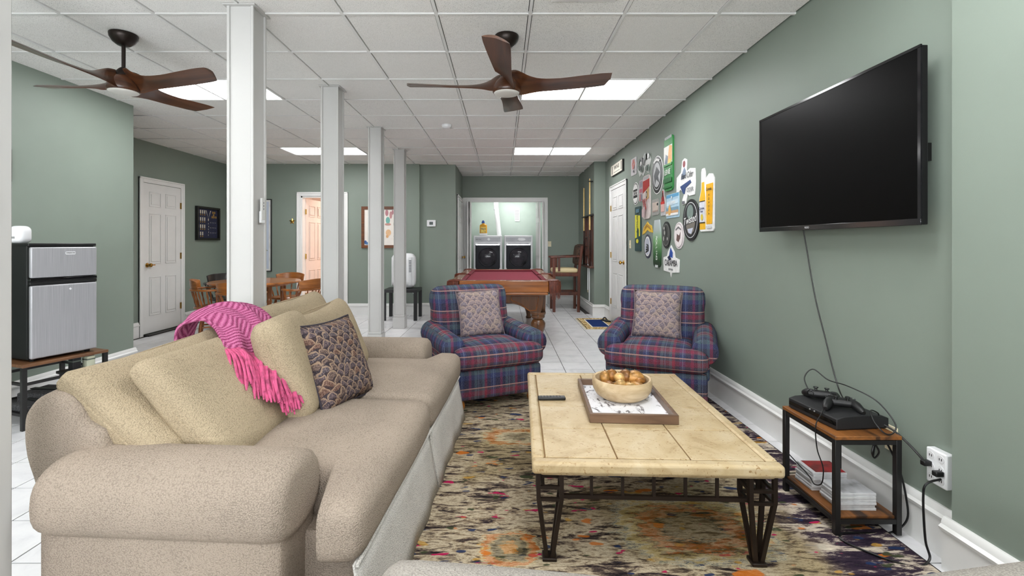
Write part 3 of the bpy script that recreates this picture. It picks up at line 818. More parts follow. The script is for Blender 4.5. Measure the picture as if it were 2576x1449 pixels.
def armchair(label, loc, rz):
    t = thing('armchair', label, 'armchair', loc, rz, 'plaid armchairs')
    MB().soft((0, -.02, .205), (.78, .74, .25), .03, (0, .006, 0)).build('base', PLAID, t, smooth=True)
    for sx in (-1, 1):
        for sy in (-1, 1):
            MB().lathe([(.020, 0), (.040, .010), (.050, .035), (.046, .060), (.030, .078), (.034, .085)], (sx * .33, -.02 + sy * .31, 0), 16).build('foot', BUN, t, smooth=True)
    b = MB().soft((0, -.115, .415), (.585, .66, .17), .06, (0, .01, .028), 14)
    b.v = [(x * (1 + .36 * max(0, min(1, (-.28 - y) / .05))), y, z) for x, y, z in b.v]
    b.build('seat_cushion', PLAID, t, smooth=True, angle=180)
    b = MB().soft((0, 0, 0), (.74, .22, .62), .085, (0, .035, 0), 14)
    b.v = [(x * (1 - .03 * (z < 0) + .02 * (z > .15)), y, z + .012 * (1 - (x / .37) ** 2)) for x, y, z in b.v]
    b.xf(Matrix.Translation((0, .315, .625)) @ Matrix.Rotation(math.radians(-14), 4, 'X')); b.build('backrest', PLAID, t, smooth=True, angle=180)
    MB().soft((0, .40, .42), (.72, .10, .66), .04).build('back_frame', PLAID, t, smooth=True)
    for sx in (-1, 1):
        vs = []; fs = []; ns = 20; st = [0, .01, .04, .1, .3, .6, .85, 1]
        for ti in st:
            y = -.345 + .70 * ti; kk = 1 - .16 * (ti == 0) - .05 * (ti == .01); zc = .49 + .03 * ti
            for i in range(ns):
                a = 2 * PI * i / ns; vs.append((sx * .372 + .098 * kk * math.cos(a), y, zc + .105 * kk * math.sin(a)))
        for j in range(len(st) - 1):
            for i in range(ns):
                i2 = (i + 1) % ns; fs.append((j * ns + i, j * ns + i2, (j + 1) * ns + i2, (j + 1) * ns + i))
        fs.append(tuple(range(ns - 1, -1, -1))); fs.append(tuple((len(st) - 1) * ns + i for i in range(ns)))
        a = MB().add(vs, fs).build('arm', PLAID, t, smooth=True, angle=50)
        MB().lathe([(.070, 0), (.074, .004), (.066, .010)], seg=20).xf(Matrix.Translation((sx * .372, -.340, .49)) @ Matrix.Rotation(PI / 2, 4, 'X')).build('arm_facing', PLAID, a, smooth=True)
        MB().soft((sx * .355, -.01, .36), (.10, .64, .22), .03).build('arm_panel', PLAID, a, smooth=True)
    MB().tube([(-.30, -.40, .335), (.30, -.40, .335)], .006).build('welt', PIPE, t, smooth=True)
    return t
ac1 = armchair('plaid armchair next to the cream sofa', (-.18, 4.205, RZ), math.radians(24))
ac2 = armchair('plaid armchair against the green wall, under the wall signs', (1.365, 4.12, RZ), math.radians(-23))
def chair_pt(rz, loc, p): return Matrix.Translation(loc) @ Matrix.Rotation(rz, 4, 'Z') @ Vector(p)
for (lab, loc, rz, ox, tilt) in (('scale-patterned pillow on the plaid armchair beside the sofa', (-.18, 4.205, RZ), math.radians(24), .01, .02), ('scale-patterned pillow on the plaid armchair by the wall', (1.365, 4.12, RZ), math.radians(-23), -.02, -.02)):
    R = Matrix.Rotation(rz, 3, 'Z'); c = chair_pt(rz, loc, (ox, .075, .705))
    scale_pillow(lab, SC_L, c, R @ Vector((1, 0, tilt)), R @ Vector((-tilt, .30, .95)), .42, .43, .13, PIPE2)
# ---- coffee table
def mk_stone():
    n = NT('cream travertine').set(.42, 0, .4); o = n.n('ShaderNodeNewGeometry').outputs['Position']
    a = n.noise(o, 5, 5, .6, 1.0); p = n.noise(n.map(o, (1, 1.6, 1)), 42, 3, .6, 1.5); bgn = n.noise(o, 9, 3)
    col = n.ramp(a, [(.28, C(156, 132, 94)), (.48, C(184, 163, 126)), (.72, C(198, 181, 150))])
    col = n.mix(n.ramp(p, [(.33, (.85, .85, .85, 1)), (.40, (0, 0, 0, 1))]), col, C(140, 108, 66))
    col = n.mix(n.ramp(bgn, [(.62, (0, 0, 0, 1)), (.72, (.35, .35, .35, 1))]), col, C(176, 146, 98))
    n.base(col); n.bump(p, .25, .004); return n.m
STONE = mk_stone(); IRON = mat('dark brown iron', C(44, 34, 28), .45, .4, var=.15)
ct = thing('coffee_table', 'stone-topped coffee table with dark iron legs on the rug', 'table', (.655, 2.585, RZ), math.radians(-2.2))
hw, hl = .508, .68
def octo(w_, l_, c): return [(-w_ + c, -l_), (w_ - c, -l_), (w_, -l_ + c), (w_, l_ - c), (w_ - c, l_), (-w_ + c, l_), (-w_, l_ - c), (-w_, -l_ + c)]
MB().prism(octo(hw - .012, hl - .012, .03), .385, .425, 'xy').build('slab', STONE, ct, bevel=.006)
MB().box(-hw + .05, hw - .05, -hl + .05, hl - .05, .42, .4365).build('grout_bed', mat('brown table grout', C(120, 92, 56), .9), ct)
bw = .055
for (a, b, c_, d) in ((-hw, hw, -hl, -hl + bw), (-hw, hw, hl - bw, hl), (-hw, -hw + bw, -hl + bw + .002, hl - bw - .002), (hw - bw, hw, -hl + bw + .002, hl - bw - .002)):
    MB().box(a, b, c_, d, .392, .443).build('border_stone', STONE, ct, bevel=.014, seg=3)
iw = (2 * hw - 2 * bw) / 3; il = (2 * hl - 2 * bw) / 4
for i in range(3):
    for j in range(4):
        x = -hw + bw + i * iw; y = -hl + bw + j * il
        MB().box(x + .003, x + iw - .003, y + .003, y + il - .003, .42, .441 + random.uniform(-.0005, .0005)).build('stone_tile', STONE, ct, bevel=.0025)
for sx in (-1, 1):
    for sy in (-1, 1):
        fx, fy = sx * (hw - .075), sy * (hl - .085); b = MB()
        for i in (-1, 1):
            for j in (-1, 1):
                tp = (fx + i * .048, fy + j * .048)
                b.bar((tp[0], tp[1], .385), (tp[0], tp[1], .275), .017); b.bar((tp[0], tp[1], .28), (fx + i * .012, fy + j * .012, .012), .017)
        for z in (.275, .325):
            for i in (-1, 1):
                b.bar((fx - .048, fy + i * .048, z), (fx + .048, fy + i * .048, z), .013); b.bar((fx + i * .048, fy - .048, z), (fx + i * .048, fy + .048, z), .013)
        lg = b.build('leg', IRON, ct)
        MB().box(fx - .03, fx + .03, fy - .03, fy + .03, 0, .014).build('foot_plate', IRON, lg, bevel=.003)
for sy in (-1, 1):
    b = MB(); y = sy * (hl - .06); x0 = hw - .12
    b.bar((-x0, y, .278), (x0, y, .278), .016); b.bar((-x0, y, .378), (x0, y, .378), .016)
    for k in range(7): x = -x0 + 2 * x0 * k / 6; b.bar((x, y, .278), (x, y, .378), .012)
    b.build('apron_grille', IRON, ct)
for sx in (-1, 1):
    b = MB(); x = sx * (hw - .05); y0 = hl - .13
    b.bar((x, -y0, .278), (x, y0, .278), .016); b.bar((x, -y0, .378), (x, y0, .378), .016)
    for k in range(9): y = -y0 + 2 * y0 * k / 8; b.bar((x, y, .278), (x, y, .378), .012)
    b.build('apron_grille', IRON, ct)
TZ = RZ + .4425
# tray
TRAYW = wood('brown tray wood', C(78, 56, 42), C(118, 90, 68), 'x')
tr = thing('serving_tray', 'brown wooden tray with a white printed base on the coffee table', 'tray', (.672, 2.645, TZ), math.radians(-3.5))
n = NT('feather print paper').set(.6); o = n.obj(); f1 = n.noise(n.map(o, (10, 5, 1)), 1.6, 5, .65, 1.5)
n.base(n.ramp(f1, [(.35, C(60, 56, 60)), (.41, C(150, 146, 150)), (.45, C(230, 230, 234)), (1, C(240, 240, 244))]))
MB().box(-.20, .20, -.29, .29, 0, .010).build('tray_base', n.m, tr)
for (a, b, c_, d) in ((-.218, .218, -.308, -.29), (-.218, .218, .29, .308), (-.218, -.20, -.29, .29), (.20, .218, -.29, .29)):
    MB().box(a, b, c_, d, 0, .046).build('tray_side', TRAYW, tr, bevel=.002)
# bowl
BOWLW = wood('pale turned wood', C(170, 142, 104), C(214, 192, 156), 'x', .55, .8, 0)
bw_ = thing('wooden_bowl', 'pale turned wooden bowl standing on the tray', 'bowl', (.685, 2.705, TZ + .0102), .3)
outer = [(.085, 0), (.115, .006), (.145, .026), (.162, .055), (.168, .085), (.166, .112), (.160, .118), (.150, .114), (.146, .085), (.135, .05), (.10, .028), (.0, .024)]
MB().lathe(outer, seg=40, cap=False).build('bowl_wall', BOWLW, bw_, smooth=True, angle=60)
MB().lathe([(0.0, 0.0005), (.085, 0)], seg=40, cap=False).build('bowl_foot', BOWLW, bw_)
GOLD = [mat('gold pod %d' % i, c, .38, .25, var=.25, vscale=30) for i, c in enumerate((C(176, 128, 66), C(150, 100, 44), C(200, 160, 100), C(128, 84, 38)))]
rr = random.Random(11)
PL = ['ribbed golden pod at the left of the bowl', 'pale gold pod beside the ribbed one', 'small faceted golden pod in the middle of the bowl', 'smooth round golden ball in the bowl', 'large brown-gold block pod in the bowl',
      'curled dry leaf at the bowl rim', 'split golden pod at the front of the bowl', 'cream wedge piece at the front of the bowl', 'crumpled gold leaf at the right of the bowl', 'thin curled golden peel at the right', 'flat gold slice at the bottom of the bowl']
spots = [(-.09, .03, .105, .042, .03, .04), (-.045, .055, .11, .036, .036, .038), (-.01, .02, .108, .034, .03, .03), (.035, .045, .108, .042, .042, .042), (.085, .035, .105, .045, .05, .042),
         (-.085, -.035, .09, .05, .028, .018), (-.02, -.055, .092, .032, .028, .028), (.03, -.075, .09, .034, .03, .018), (.075, -.045, .088, .05, .03, .016), (.105, -.005, .10, .026, .04, .018), (.02, -.01, .07, .09, .07, .022)]
for i, (x, y, z, a, b, c_) in enumerate(spots):
    m = MB(); seg = 14; vs = []; fs = []
    lat = 9
    for j in range(lat + 1):
        th = PI * j / lat
        for q in range(seg):
            ph = 2 * PI * q / seg; k_ = 1 + (.10 * math.cos(ph * 5) if i in (0, 1, 6) else .12 * math.sin(ph * 3 + th * 4 + i) if i in (2, 5, 8, 9) else .03 * math.sin(ph * 2))
            k_ *= (1 if i != 4 else 1 / max(abs(math.cos(ph)), abs(math.sin(ph))) ** .6)
            vs.append((a * k_ * math.sin(th) * math.cos(ph), b * k_ * math.sin(th) * math.sin(ph), c_ * math.cos(th)))
    for j in range(lat):
        for q in range(seg):
            q2 = (q + 1) % seg; fs.append((j * seg + q, (j + 1) * seg + q, (j + 1) * seg + q2, j * seg + q2))
    p = thing('dried_pod', PL[i], 'pod', (.685 + x, 2.705 + y, TZ + .010 + z), rr.uniform(0, 3), 'golden pods in the bowl')
    m.add(vs, fs).build('pod_shell', GOLD[2] if i == 7 else GOLD[i % 4], p, smooth=True, angle=180 if i != 4 else 30)
    MB().tube([(0, 0, c_ * .9), (.004, .002, c_ * 1.15)], [.004, .002], 6).build('pod_stem', GOLD[3], p, smooth=True)
# remote
rm = thing('remote_control', 'slim black TV remote lying on the coffee table', 'remote', (.282, 2.705, TZ), math.radians(1))
MB().box(-.079, .079, -.021, .021, 0, .017).build('remote_body', BLK, rm, bevel=.006, seg=3)
for i in range(7):
    for j in range(2): MB().lathe([(.0045, 0), (.004, .002)], (-.06 + i * .018, -.008 + j * .016, .017), 8).build('button', mat('grey rubber', C(70, 70, 74), .6), rm)

# ---- television on the right wall
tv = thing('television', 'large flat black television mounted on the green wall', 'television', (1.79, 2.645, 1.815), 0)
MB().box(-.0, .03, -.63, .63, -.385, .385).build('casing', BLK, tv, bevel=.004)
n = NT('dark screen').set(.35, 0, .06); n.base(C(5, 5, 5)); 
MB().box(-.003, 0, -.618, .618, -.36, .375).build('screen', n.m, tv)
BEZ = mat('glossy bezel', C(26, 26, 28), .12, var=.02)
MB().box(-.005, .002, -.632, .632, -.387, -.358).build('bezel', BEZ, tv, bevel=.002)
for (y0, y1, z0, z1) in ((-.632, .632, .374, .387), (-.632, -.617, -.36, .376), (.617, .632, -.36, .376)): MB().box(-.005, .002, y0, y1, z0, z1).build('bezel', BEZ, tv)
lm = text_mesh('VIZIO', .016, .0004); o = mk('logo', lm, mat('silver print', C(190, 190, 190), .4), tv); o.rotation_euler = (0, 0, -PI / 2); o.location = (-.006, .12, -.373)
MB().box(.03, .06, -.30, .34, -.30, .20).build('back_housing', BLK, tv, bevel=.01)
MB().box(.06, .108, -.56, .40, -.10, -.02).box(.055, .108, -.50, -.46, -.16, .16).box(.055, .108, .30, .34, -.16, .16).box(.03, .07, -.56, -.46, -.04, .12).build('wall_mount', BLACK, tv)
# cable hanging from the TV
tc = MB().tube(crom([(1.868, 2.93, 1.45), (1.875, 2.91, 1.33), (1.878, 2.83, 1.02), (1.876, 2.74, .80), (1.870, 2.66, .62), (1.85, 2.58, .53), (1.81, 2.46, .488)], 8), .0035, 6).build('tv_cable', BLK, None, smooth=True)
tag(tc, 'thin black cable hanging from the television to the console', 'cable')

# ---- side table with games console
RUST = wood('rustic brown board', C(48, 28, 14), C(142, 88, 38), 'y', .5, .6, .05, (.40, .62))
stb = thing('side_table', 'small rustic wood and black metal table by the baseboard', 'table', (1.675, 2.36, RZ), 0)
sw, sl = .153, .205
b_ = MB().box(-sw, sw, -sl, sl, .437, .455).build('table_top', RUST, stb, bevel=.003)
MB().box(-sw + .012, sw - .012, -sl + .012, sl - .012, .072, .084).build('lower_shelf', RUST, stb, bevel=.002)
for sx in (-1, 1):
    for sy in (-1, 1):
        MB().box(sx * (sw - .013) - .0125, sx * (sw - .013) + .0125, sy * (sl - .013) - .0125, sy * (sl - .013) + .0125, 0, .437).build('leg', BLACK, stb, bevel=.002)
for z in (.415, .052):
    for sx in (-1, 1): MB().box(sx * (sw - .013) - .011, sx * (sw - .013) + .011, -sl + .026, sl - .026, z, z + .02).build('rail', BLACK, stb)
    for sy in (-1, 1): MB().box(-sw + .026, sw - .026, sy * (sl - .013) - .011, sy * (sl - .013) + .011, z, z + .02).build('rail', BLACK, stb)
ST = RZ + .4552
gc = thing('game_console', 'matte black games console on the rustic side table', 'console', (1.690, 2.385, ST), math.radians(6))
b = MB(); pr = [(-.135, .004), (.135, .004), (.135, .05), (.10, .062), (.0, .068), (-.10, .064), (-.135, .054)]
b.prism(pr, -.155, .165, 'xz'); b.build('housing', mat('matte black plastic', C(24, 24, 26), .6, var=.08), gc, bevel=.004)
MB().box(-.1365, -.1345, -.15, .16, .022, .040).build('disc_slot_band', mat('gloss black', C(8, 8, 9), .1), gc)
MB().box(-.128, .128, -.148, .158, 0, .006).build('foot_pad', BLK, gc)
for q in range(2): MB().lathe([(.004, 0), (.004, .003)], seg=8).xf(Matrix.Translation((-.1365, -.02 + q * .03, .046)) @ Matrix.Rotation(-PI / 2, 4, 'Y')).build('button', mat('silver button', C(150, 150, 150), .3), gc)
def gamepad(label, loc, rz, tilt):
    t = thing('game_controller', label, 'controller', loc, rz, 'black game controllers'); t.rotation_euler = (tilt, 0, rz)
    m = mat('controller black', C(20, 20, 21), .45, var=.1)
    MB().soft((0, 0, .022), (.12, .055, .034), .016, (0, 0, .004)).build('body', m, t, smooth=True)
    for s in (-1, 1):
        MB().tube([(s * .045, .0, .022), (s * .060, -.03, .020), (s * .072, -.062, .012), (s * .076, -.075, .010)], [.022, .021, .016, .009], 12).build('grip', m, t, smooth=True)
        MB().lathe([(.008, 0), (.006, .010), (.012, .014), (.011, .019)], (s * .024, -.012, .038), 12).build('thumb_stick', BLK, t, smooth=True)
        MB().box(s * .048 - .013, s * .048 + .013, .022, .034, .018, .032).build('shoulder_button', BLK, t, bevel=.003)
    for k in range(4):
        a = k * PI / 2; MB().lathe([(.0045, 0), (.004, .004)], (.046 + .012 * math.cos(a), .010 + .012 * math.sin(a), .038), 8).build('face_button', mat('grey rubber', C(70, 70, 74), .6), t)
    MB().box(-.060, -.032, .006, .014, .038, .042).box(-.050, -.042, -.004, .024, .038, .042).build('direction_pad', BLK, t)
gamepad('black game controller at the back of the console top', (1.665, 2.46, ST + .071), math.radians(150), .12)
gamepad('black game controller at the front of the console top', (1.680, 2.34, ST + .073), math.radians(-25), .10)
def cable(name, label, pts, r=.003, m=BLK):
    return tag(MB().tube(crom(pts, 8), r, 6).build(name, m, None, smooth=True), label, 'cable')
cable('controller_cable', 'thin black cable looping up over the console', [(1.63, 2.50, ST + .09), (1.62, 2.53, ST + .16), (1.66, 2.52, ST + .21), (1.70, 2.46, ST + .17), (1.735, 2.37, ST + .165), (1.79, 2.26, ST + .13), (1.822, 2.19, ST + .05), (1.80, 2.17, ST + .01), (1.76, 2.17, ST + .008), (1.735, 2.20, ST + .05), (1.75, 2.24, ST + .088), (1.785, 2.24, ST + .075), (1.80, 2.26, ST + .05)])
cable('charging_cable', 'black cable drooping in front of the side table', [(1.66, 2.36, ST + .098), (1.60, 2.33, ST + .09), (1.555, 2.30, ST + .05), (1.515, 2.28, ST + .0), (1.515, 2.27, .36), (1.53, 2.25, .28), (1.53, 2.26, .20), (1.535, 2.32, .165), (1.56, 2.40, .167), (1.545, 2.48, .20), (1.52, 2.54, .24)])
cable('console_power_cord', 'black power cord from the console to the wall outlet', [(1.80, 2.27, ST + .03), (1.84, 2.21, ST + .0), (1.866, 2.15, .42), (1.87, 2.09, .385), (1.872, 2.05, .378)], .0045)
cable('floor_power_cord', 'black power cord looping on the floor to the outlet', [(1.868, 2.0, .35), (1.80, 2.0, .33), (1.785, 2.0, .27), (1.785, 1.99, .10), (1.785, 1.97, .03), (1.72, 1.96, .006), (1.62, 1.99, .018), (1.53, 2.10, .018), (1.55, 2.16, .018), (1.65, 2.17, .018), (1.80, 2.19, .006), (1.852, 2.16, .08), (1.858, 2.17, .18), (1.85, 2.2, .30), (1.80, 2.22, .43)], .0045)
tag(MB().tube(crom([(1.77, 2.24, .44), (1.768, 2.235, .40), (1.785, 2.235, .36), (1.768, 2.24, .33), (1.752, 2.235, .36), (1.768, 2.24, .395), (1.762, 2.24, .34)], 6), .004, 6).build('cable_bundle', BLK, None, smooth=True), 'tied black cable bundle hanging under the side table', 'cable')
# game cases
CASE = mat('white game case', C(214, 214, 216), .3, var=.08, vscale=30); CASEC = mat('clear grey case edge', C(168, 170, 174), .3, var=.1, vscale=40)
REDC = mat('red cover print', C(150, 30, 36), .3, var=.4, vscale=18); GREYC = mat('grey cover print', C(196, 196, 200), .3, var=.3, vscale=14)
def cases(cx, cy, n_, h_, labs, topm, seed):
    r_ = random.Random(seed); z = RZ + .0842
    for k in range(n_):
        t = thing('game_case', labs(k), 'game case', (cx + r_.uniform(-.004, .004), cy + r_.uniform(-.004, .004), z), r_.uniform(-.03, .03), 'game cases on the lower shelf')
        MB().box(-.085, .085, -.0675, .0675, 0, h_ - .0006).build('case_shell', CASE, t, bevel=.0015)
        MB().box(-.0858, -.07, -.062, .062, .003, h_ - .004).build('spine_insert', CASEC, t)
        if k == n_ - 1: MB().box(-.068, .082, -.063, .063, h_ - .0006, h_).build('cover_print', topm, t)
        z += h_
    return z
ordn = ['bottom', 'second', 'third', 'fourth', 'fifth', 'sixth', 'seventh']
cases(1.655, 2.455, 7, .0135, lambda k: ('red-covered game case on top of the far stack' if k == 6 else 'game case, %s from below in the far stack' % ordn[k]), REDC, 1)
cases(1.665, 2.275, 6, .0135, lambda k: ('grey-covered game case on top of the near stack' if k == 5 else 'game case, %s from below in the near stack' % ordn[k]), GREYC, 2)
# outlets on the right wall
IV = mat('ivory plastic', C(226, 216, 186), .4)
def outlet(name, label, loc, rz, w_=.075, h_=.12, m=IV, slots=2, rows=2, switch=False):
    t = thing(name, label, 'switch' if switch else 'outlet', loc, rz)
    MB().box(-w_ / 2, w_ / 2, -.006, 0, -h_ / 2, h_ / 2).build('cover_plate', m, t, bevel=.002)
    if switch: MB().box(-.006, .006, -.016, -.005, -.012, .014).build('toggle', m, t, bevel=.002)
    else:
        for r_ in range(rows):
            z = (r_ - (rows - 1) / 2) * h_ * .42
            MB().prism(rrect(.034, .03, .01, 3, 0, z), -.008, -.005).build('socket', m, t)
            for s in (-1, 1): MB().box(s * .007 - .0015, s * .007 + .0015, -.0086, -.0078, z - .005, z + .005).build('slot', BLK, t)
    return t
pa = thing('power_adapter', 'white multi-outlet wall tap beside the wall corner', 'outlet', (1.90, 2.025, .385), -PI / 2)
MB().box(-.048, .048, -.038, 0, -.075, .075).build('tap_body', WHITEP, pa, bevel=.006)
for r_ in range(3):
    for s in (-1, 1):
        z = .046 - r_ * .046
        MB().lathe([(.016, 0), (.016, .003)], seg=16).xf(Matrix.Translation((s * .023, -.037, z)) @ Matrix.Rotation(PI / 2, 4, 'X')).build('socket', mat('socket white', C(222, 222, 224), .4), pa)
        for e in (-1, 1): MB().box(s * .023 + e * .005 - .0012, s * .023 + e * .005 + .0012, -.0412, -.0398, z - .005, z + .005).build('slot', BLK, pa)
for (x, z) in ((-.026, .01), (.03, -.01)): MB().box(x - .012, x + .012, -.075, -.040, z - .011, z + .011).build('plug', BLK, pa, bevel=.004)
outlet('wall_outlet', 'ivory outlet low on the wall behind the side table', (1.90, 2.30, .398), -PI / 2, .075, .125)
outlet('light_switch', 'ivory switch plate on the wall beside the white door', (1.90, 7.00, 1.335), -PI / 2, switch=True)
outlet('light_switch', 'ivory switch plate right of the laundry opening', (1.045, 10.46, 1.335), 0, switch=True)
outlet('wall_outlet', 'ivory outlet below the cue rack', (1.69, 9.32, .44), -PI / 2)
# ---- ceiling fans
FANW = wood('walnut fan blade', C(40, 22, 14), C(96, 56, 31), 'x', .32, .8, .2)
def blade_mesh():
    st = [(.030, .150, 62, .030), (.07, .172, 56, .022), (.115, .168, 46, .010), (.17, .146, 34, .001), (.25, .130, 24, -.004), (.38, .135, 18, -.002), (.52, .152, 15, .008), (.66, .165, 13, .018), (.735, .160, 12, .022)]
    fine = crom([(r, c_, a) for r, c_, a, z in st], 3); finez = crom([(z, 0, 0) for r, c_, a, z in st], 3)
    vs = []; fs = []; n = 8
    for p, q in zip(fine, finez):
        r, c_, a = p; a = math.radians(a); z0 = q[0]
        for top in (0, 1):
            for j in range(n + 1):
                s = j / n * 2 - 1; yy = s * c_ / 2
                camber = .010 * (1 - s * s); th = (.0075 * (1 - abs(s) ** 3) + .0008) * (1 if top else -1)
                rr_ = r - (0.035 * max(0, s) if r > .6 else 0) * (r - .6) / .135
                vs.append((rr_, yy * math.cos(a) - (camber + th) * -math.sin(a) * 0, z0 - yy * math.sin(a) + camber + th))
    m = 2 * (n + 1)
    for i in range(len(fine) - 1):
        for top in (0, 1):
            for j in range(n):
                a = i * m + top * (n + 1) + j; q = (a, a + 1, a + 1 + m, a + m); fs.append(q if top else tuple(reversed(q)))
        for j in (0, n):
            a = i * m + j; q = (a, a + n + 1, a + n + 1 + m, a + m); fs.append(q if j == 0 else tuple(reversed(q)))
    for e in (0, len(fine) - 1):
        q = [e * m + j for j in range(n + 1)] + [e * m + n + 1 + j for j in range(n, -1, -1)]
        fs.append(tuple(q) if e else tuple(reversed(q)))
    b = MB().add(vs, fs); me = b.mesh('blade', True, 50); me.materials.append(FANW); return me
BLADE = blade_mesh()
LENS = mat('frosted lens', C(214, 212, 206), .5, var=.01)
def fan(label, loc, ang):
    t = thing('ceiling_fan', label, 'ceiling fan', (loc[0], loc[1], H), 0, 'wooden ceiling fans')
    MB().lathe([(.022, -.085), (.040, -.080), (.066, -.060), (.084, -.030), (.088, -.006), (.086, -.001)], seg=32).build('canopy', BRONZE, t, smooth=True)
    MB().lathe([(.0125, -.26), (.0125, -.08)], seg=14).build('downrod', BRONZE, t, smooth=True)
    MB().lathe([(.045, -.305), (.045, -.270), (.030, -.250), (.018, -.240)], seg=24).build('rod_collar', BRONZE, t, smooth=True)
    hz = -.345
    MB().lathe([(.094, -.066), (.100, -.060), (.102, -.045), (.094, -.015), (.074, .018), (.052, .042), (.044, .048)], (0, 0, hz), 32).build('motor_housing', FANW, t, smooth=True)
    MB().lathe([(.0, -.078), (.06, -.076), (.086, -.072), (.093, -.065), (.095, -.060)], (0, 0, hz), 32, cap=False).build('light_lens', LENS, t, smooth=True)
    for k in range(4):
        o = mk('blade', BLADE, None, t); o.location = (0, 0, hz - .012); o.rotation_euler = (0, 0, ang + k * PI / 2)
    return t
fan('wooden four-blade ceiling fan in the middle of the ceiling', (.03, 3.39), math.radians(-5.5))
fan('wooden four-blade ceiling fan at the left, near the fridge', (-2.70, 3.36), math.radians(-11))

# ---- mini fridge on a stand
n = NT('brushed steel').set(.38, .35, .5); o = n.obj(); bs = n.noise(n.map(o, (240, 240, 2)), 1.5, 3)
n.base(n.ramp(bs, [(.3, C(160, 160, 164)), (.7, C(182, 182, 186))])); STEEL = n.m
fa = math.atan2(.14, .40)
fz = .475
fr_ = thing('mini_fridge', 'small black and stainless two-door fridge on a stand', 'fridge', (-3.445, 3.44, fz), 0)
# local frame: x = out of the front, y = along the front
fr_.rotation_euler = (0, 0, -fa)
FW, FD, FH = .43, .50, .875
MB().box(-FD, -.045, 0, FW, .015, FH).build('cabinet', mat('fridge black', C(17, 17, 19), .45, var=.06), fr_, bevel=.006)
MB().box(-FD + .0, -.02, -.003, FW + .003, FH - .022, FH + .0).build('top_panel', BLK, fr_, bevel=.005)
for (z0, z1) in ((.02, .565), (.615, FH - .026)):
    dr = MB().box(-.042, -.028, .0, FW, z0, z1).build('door', BLK, fr_)
    MB().box(-.030, 0, .003, FW - .003, z0 + .003, z1 - .003).build('door_skin', STEEL, dr, bevel=.010, seg=3)
MB().box(-.04, -.006, .0, FW, .566, .590).build('handle_recess', BLK, fr_, bevel=.004); MB().box(-.04, -.004, .0, FW, .592, .614).build('handle_recess', mat('gloss black', C(8, 8, 9), .1), fr_, bevel=.004)
lg = MB().prism(rrect(.064, .024, .006, 3), -.0030, .0, 'xz').build('badge', mat('badge silver', C(225, 225, 228), .3), fr_); lg.rotation_euler = (0, 0, PI / 2); lg.location = (.0005, .245, .80)
l2 = mk('badge_lettering', text_mesh('EMERSON', .013), BLK, lg); l2.location = (0, -.0034, 0)
lk = MB().lathe([(.010, 0), (.009, .003)], seg=4).xf(Matrix.Rotation(PI / 2, 4, 'Y')).build('lock', mat('badge silver', C(225, 225, 228), .3), fr_); lk.location = (0, .245, .522)
for (x, y) in ((-.06, .04), (-.06, FW - .04), (-FD + .05, .04), (-FD + .05, FW - .04)): MB().lathe([(.016, -.0), (.018, .016)], (x, y, 0), 10).build('foot', BLK, fr_)
SHW = wood('shelf board', C(84, 54, 34), C(132, 92, 60), 'y')
fs_ = thing('fridge_stand', 'black metal stand with brown board under the fridge', 'stand', (-3.445, 3.44, 0), -fa)
MB().box(-.56, .035, -.06, FW + .06, fz - .022, fz).build('top_board', SHW, fs_, bevel=.003)
for x in (-.54, .015):
    for y in (-.045, FW + .045): MB().box(x - .014, x + .014, y - .014, y + .014, 0, fz - .022).build('leg', BLACK, fs_)
for z in (.32, .10):
    for y in (-.045, FW + .045): MB().box(-.53, .01, y - .008, y + .008, z, z + .02).build('rail', BLACK, fs_)
    for x in (-.54, .015): MB().box(x - .008, x + .008, -.04, FW + .04, z, z + .02).build('rail', BLACK, fs_)
MB().box(-.53, .005, -.04, FW + .04, .10, .108).build('lower_shelf', mat('dark mesh shelf', C(34, 34, 36), .5, .3, var=.3, vscale=150), fs_)
Mf = Matrix.Translation((-3.445, 3.44, 0)) @ Matrix.Rotation(-fa, 4, 'Z')
WOVEN = mat('dark woven mat', C(72, 72, 74), .8, var=.5, vscale=120, bump=.5, bscale=160)
for k, (x, y, z, lab) in enumerate(((-.13, .10, .108, 'dark woven folder lying on the lower shelf of the fridge stand'), (-.30, .24, .108, 'dark woven mat at the back of the fridge stand shelf'))):
    p = Mf @ Vector((x, y, z)); t = thing('woven_mat', lab, 'mat', p, -fa + .25 * k)
    MB().box(-.11, .11, -.12, .12, 0, .05 + .03 * k).build('stack', WOVEN, t, bevel=.01); MB().box(-.115, .115, -.02, .02, .05 + .03 * k, .056 + .03 * k).build('strap', BLK, t)
for k, (x, y, h_, col, lab) in enumerate(((-.05, .30, .10, C(20, 20, 22), 'black box under the fridge board'), (-.03, .385, .10, C(200, 204, 180), 'pale box under the fridge board'))):
    p = Mf @ Vector((x, y, .342)); t = thing('small_box', lab, 'box', p, -fa)
    MB().box(-.03, .03, -.028, .028, 0, h_).build('carton', mat('box %d' % k, col, .5), t, bevel=.003); MB().box(-.031, .031, -.0285, .0285, h_ - .03, h_ - .02).build('band', mat('box band', C(90, 100, 90), .5), t)
p = Mf @ Vector((-.10, .345, .32)); MB_ = MB().box(-.10, .09, -.12, .07, 0, .02)
o = MB_.build('shelf_plate', BLACK, fs_); o.location = (-.07, .36, .32)
p = Mf @ Vector((-.19, .035, fz + FH))
rt = thing('wifi_router', 'rounded white router on top of the fridge', 'router', (-3.640, 3.56, p.z), 0)
MB().soft((0, 0, .065), (.105, .105, .130), .035, (.002, .002, .002), 12).build('shell', mat('glossy white', C(240, 241, 244), .15, var=.01), rt, smooth=True, angle=180)
MB().box(-.012, .012, -.0560, -.0535, .035, .05).build('status_light', mat('grey plastic', C(150, 150, 150), .5), rt)
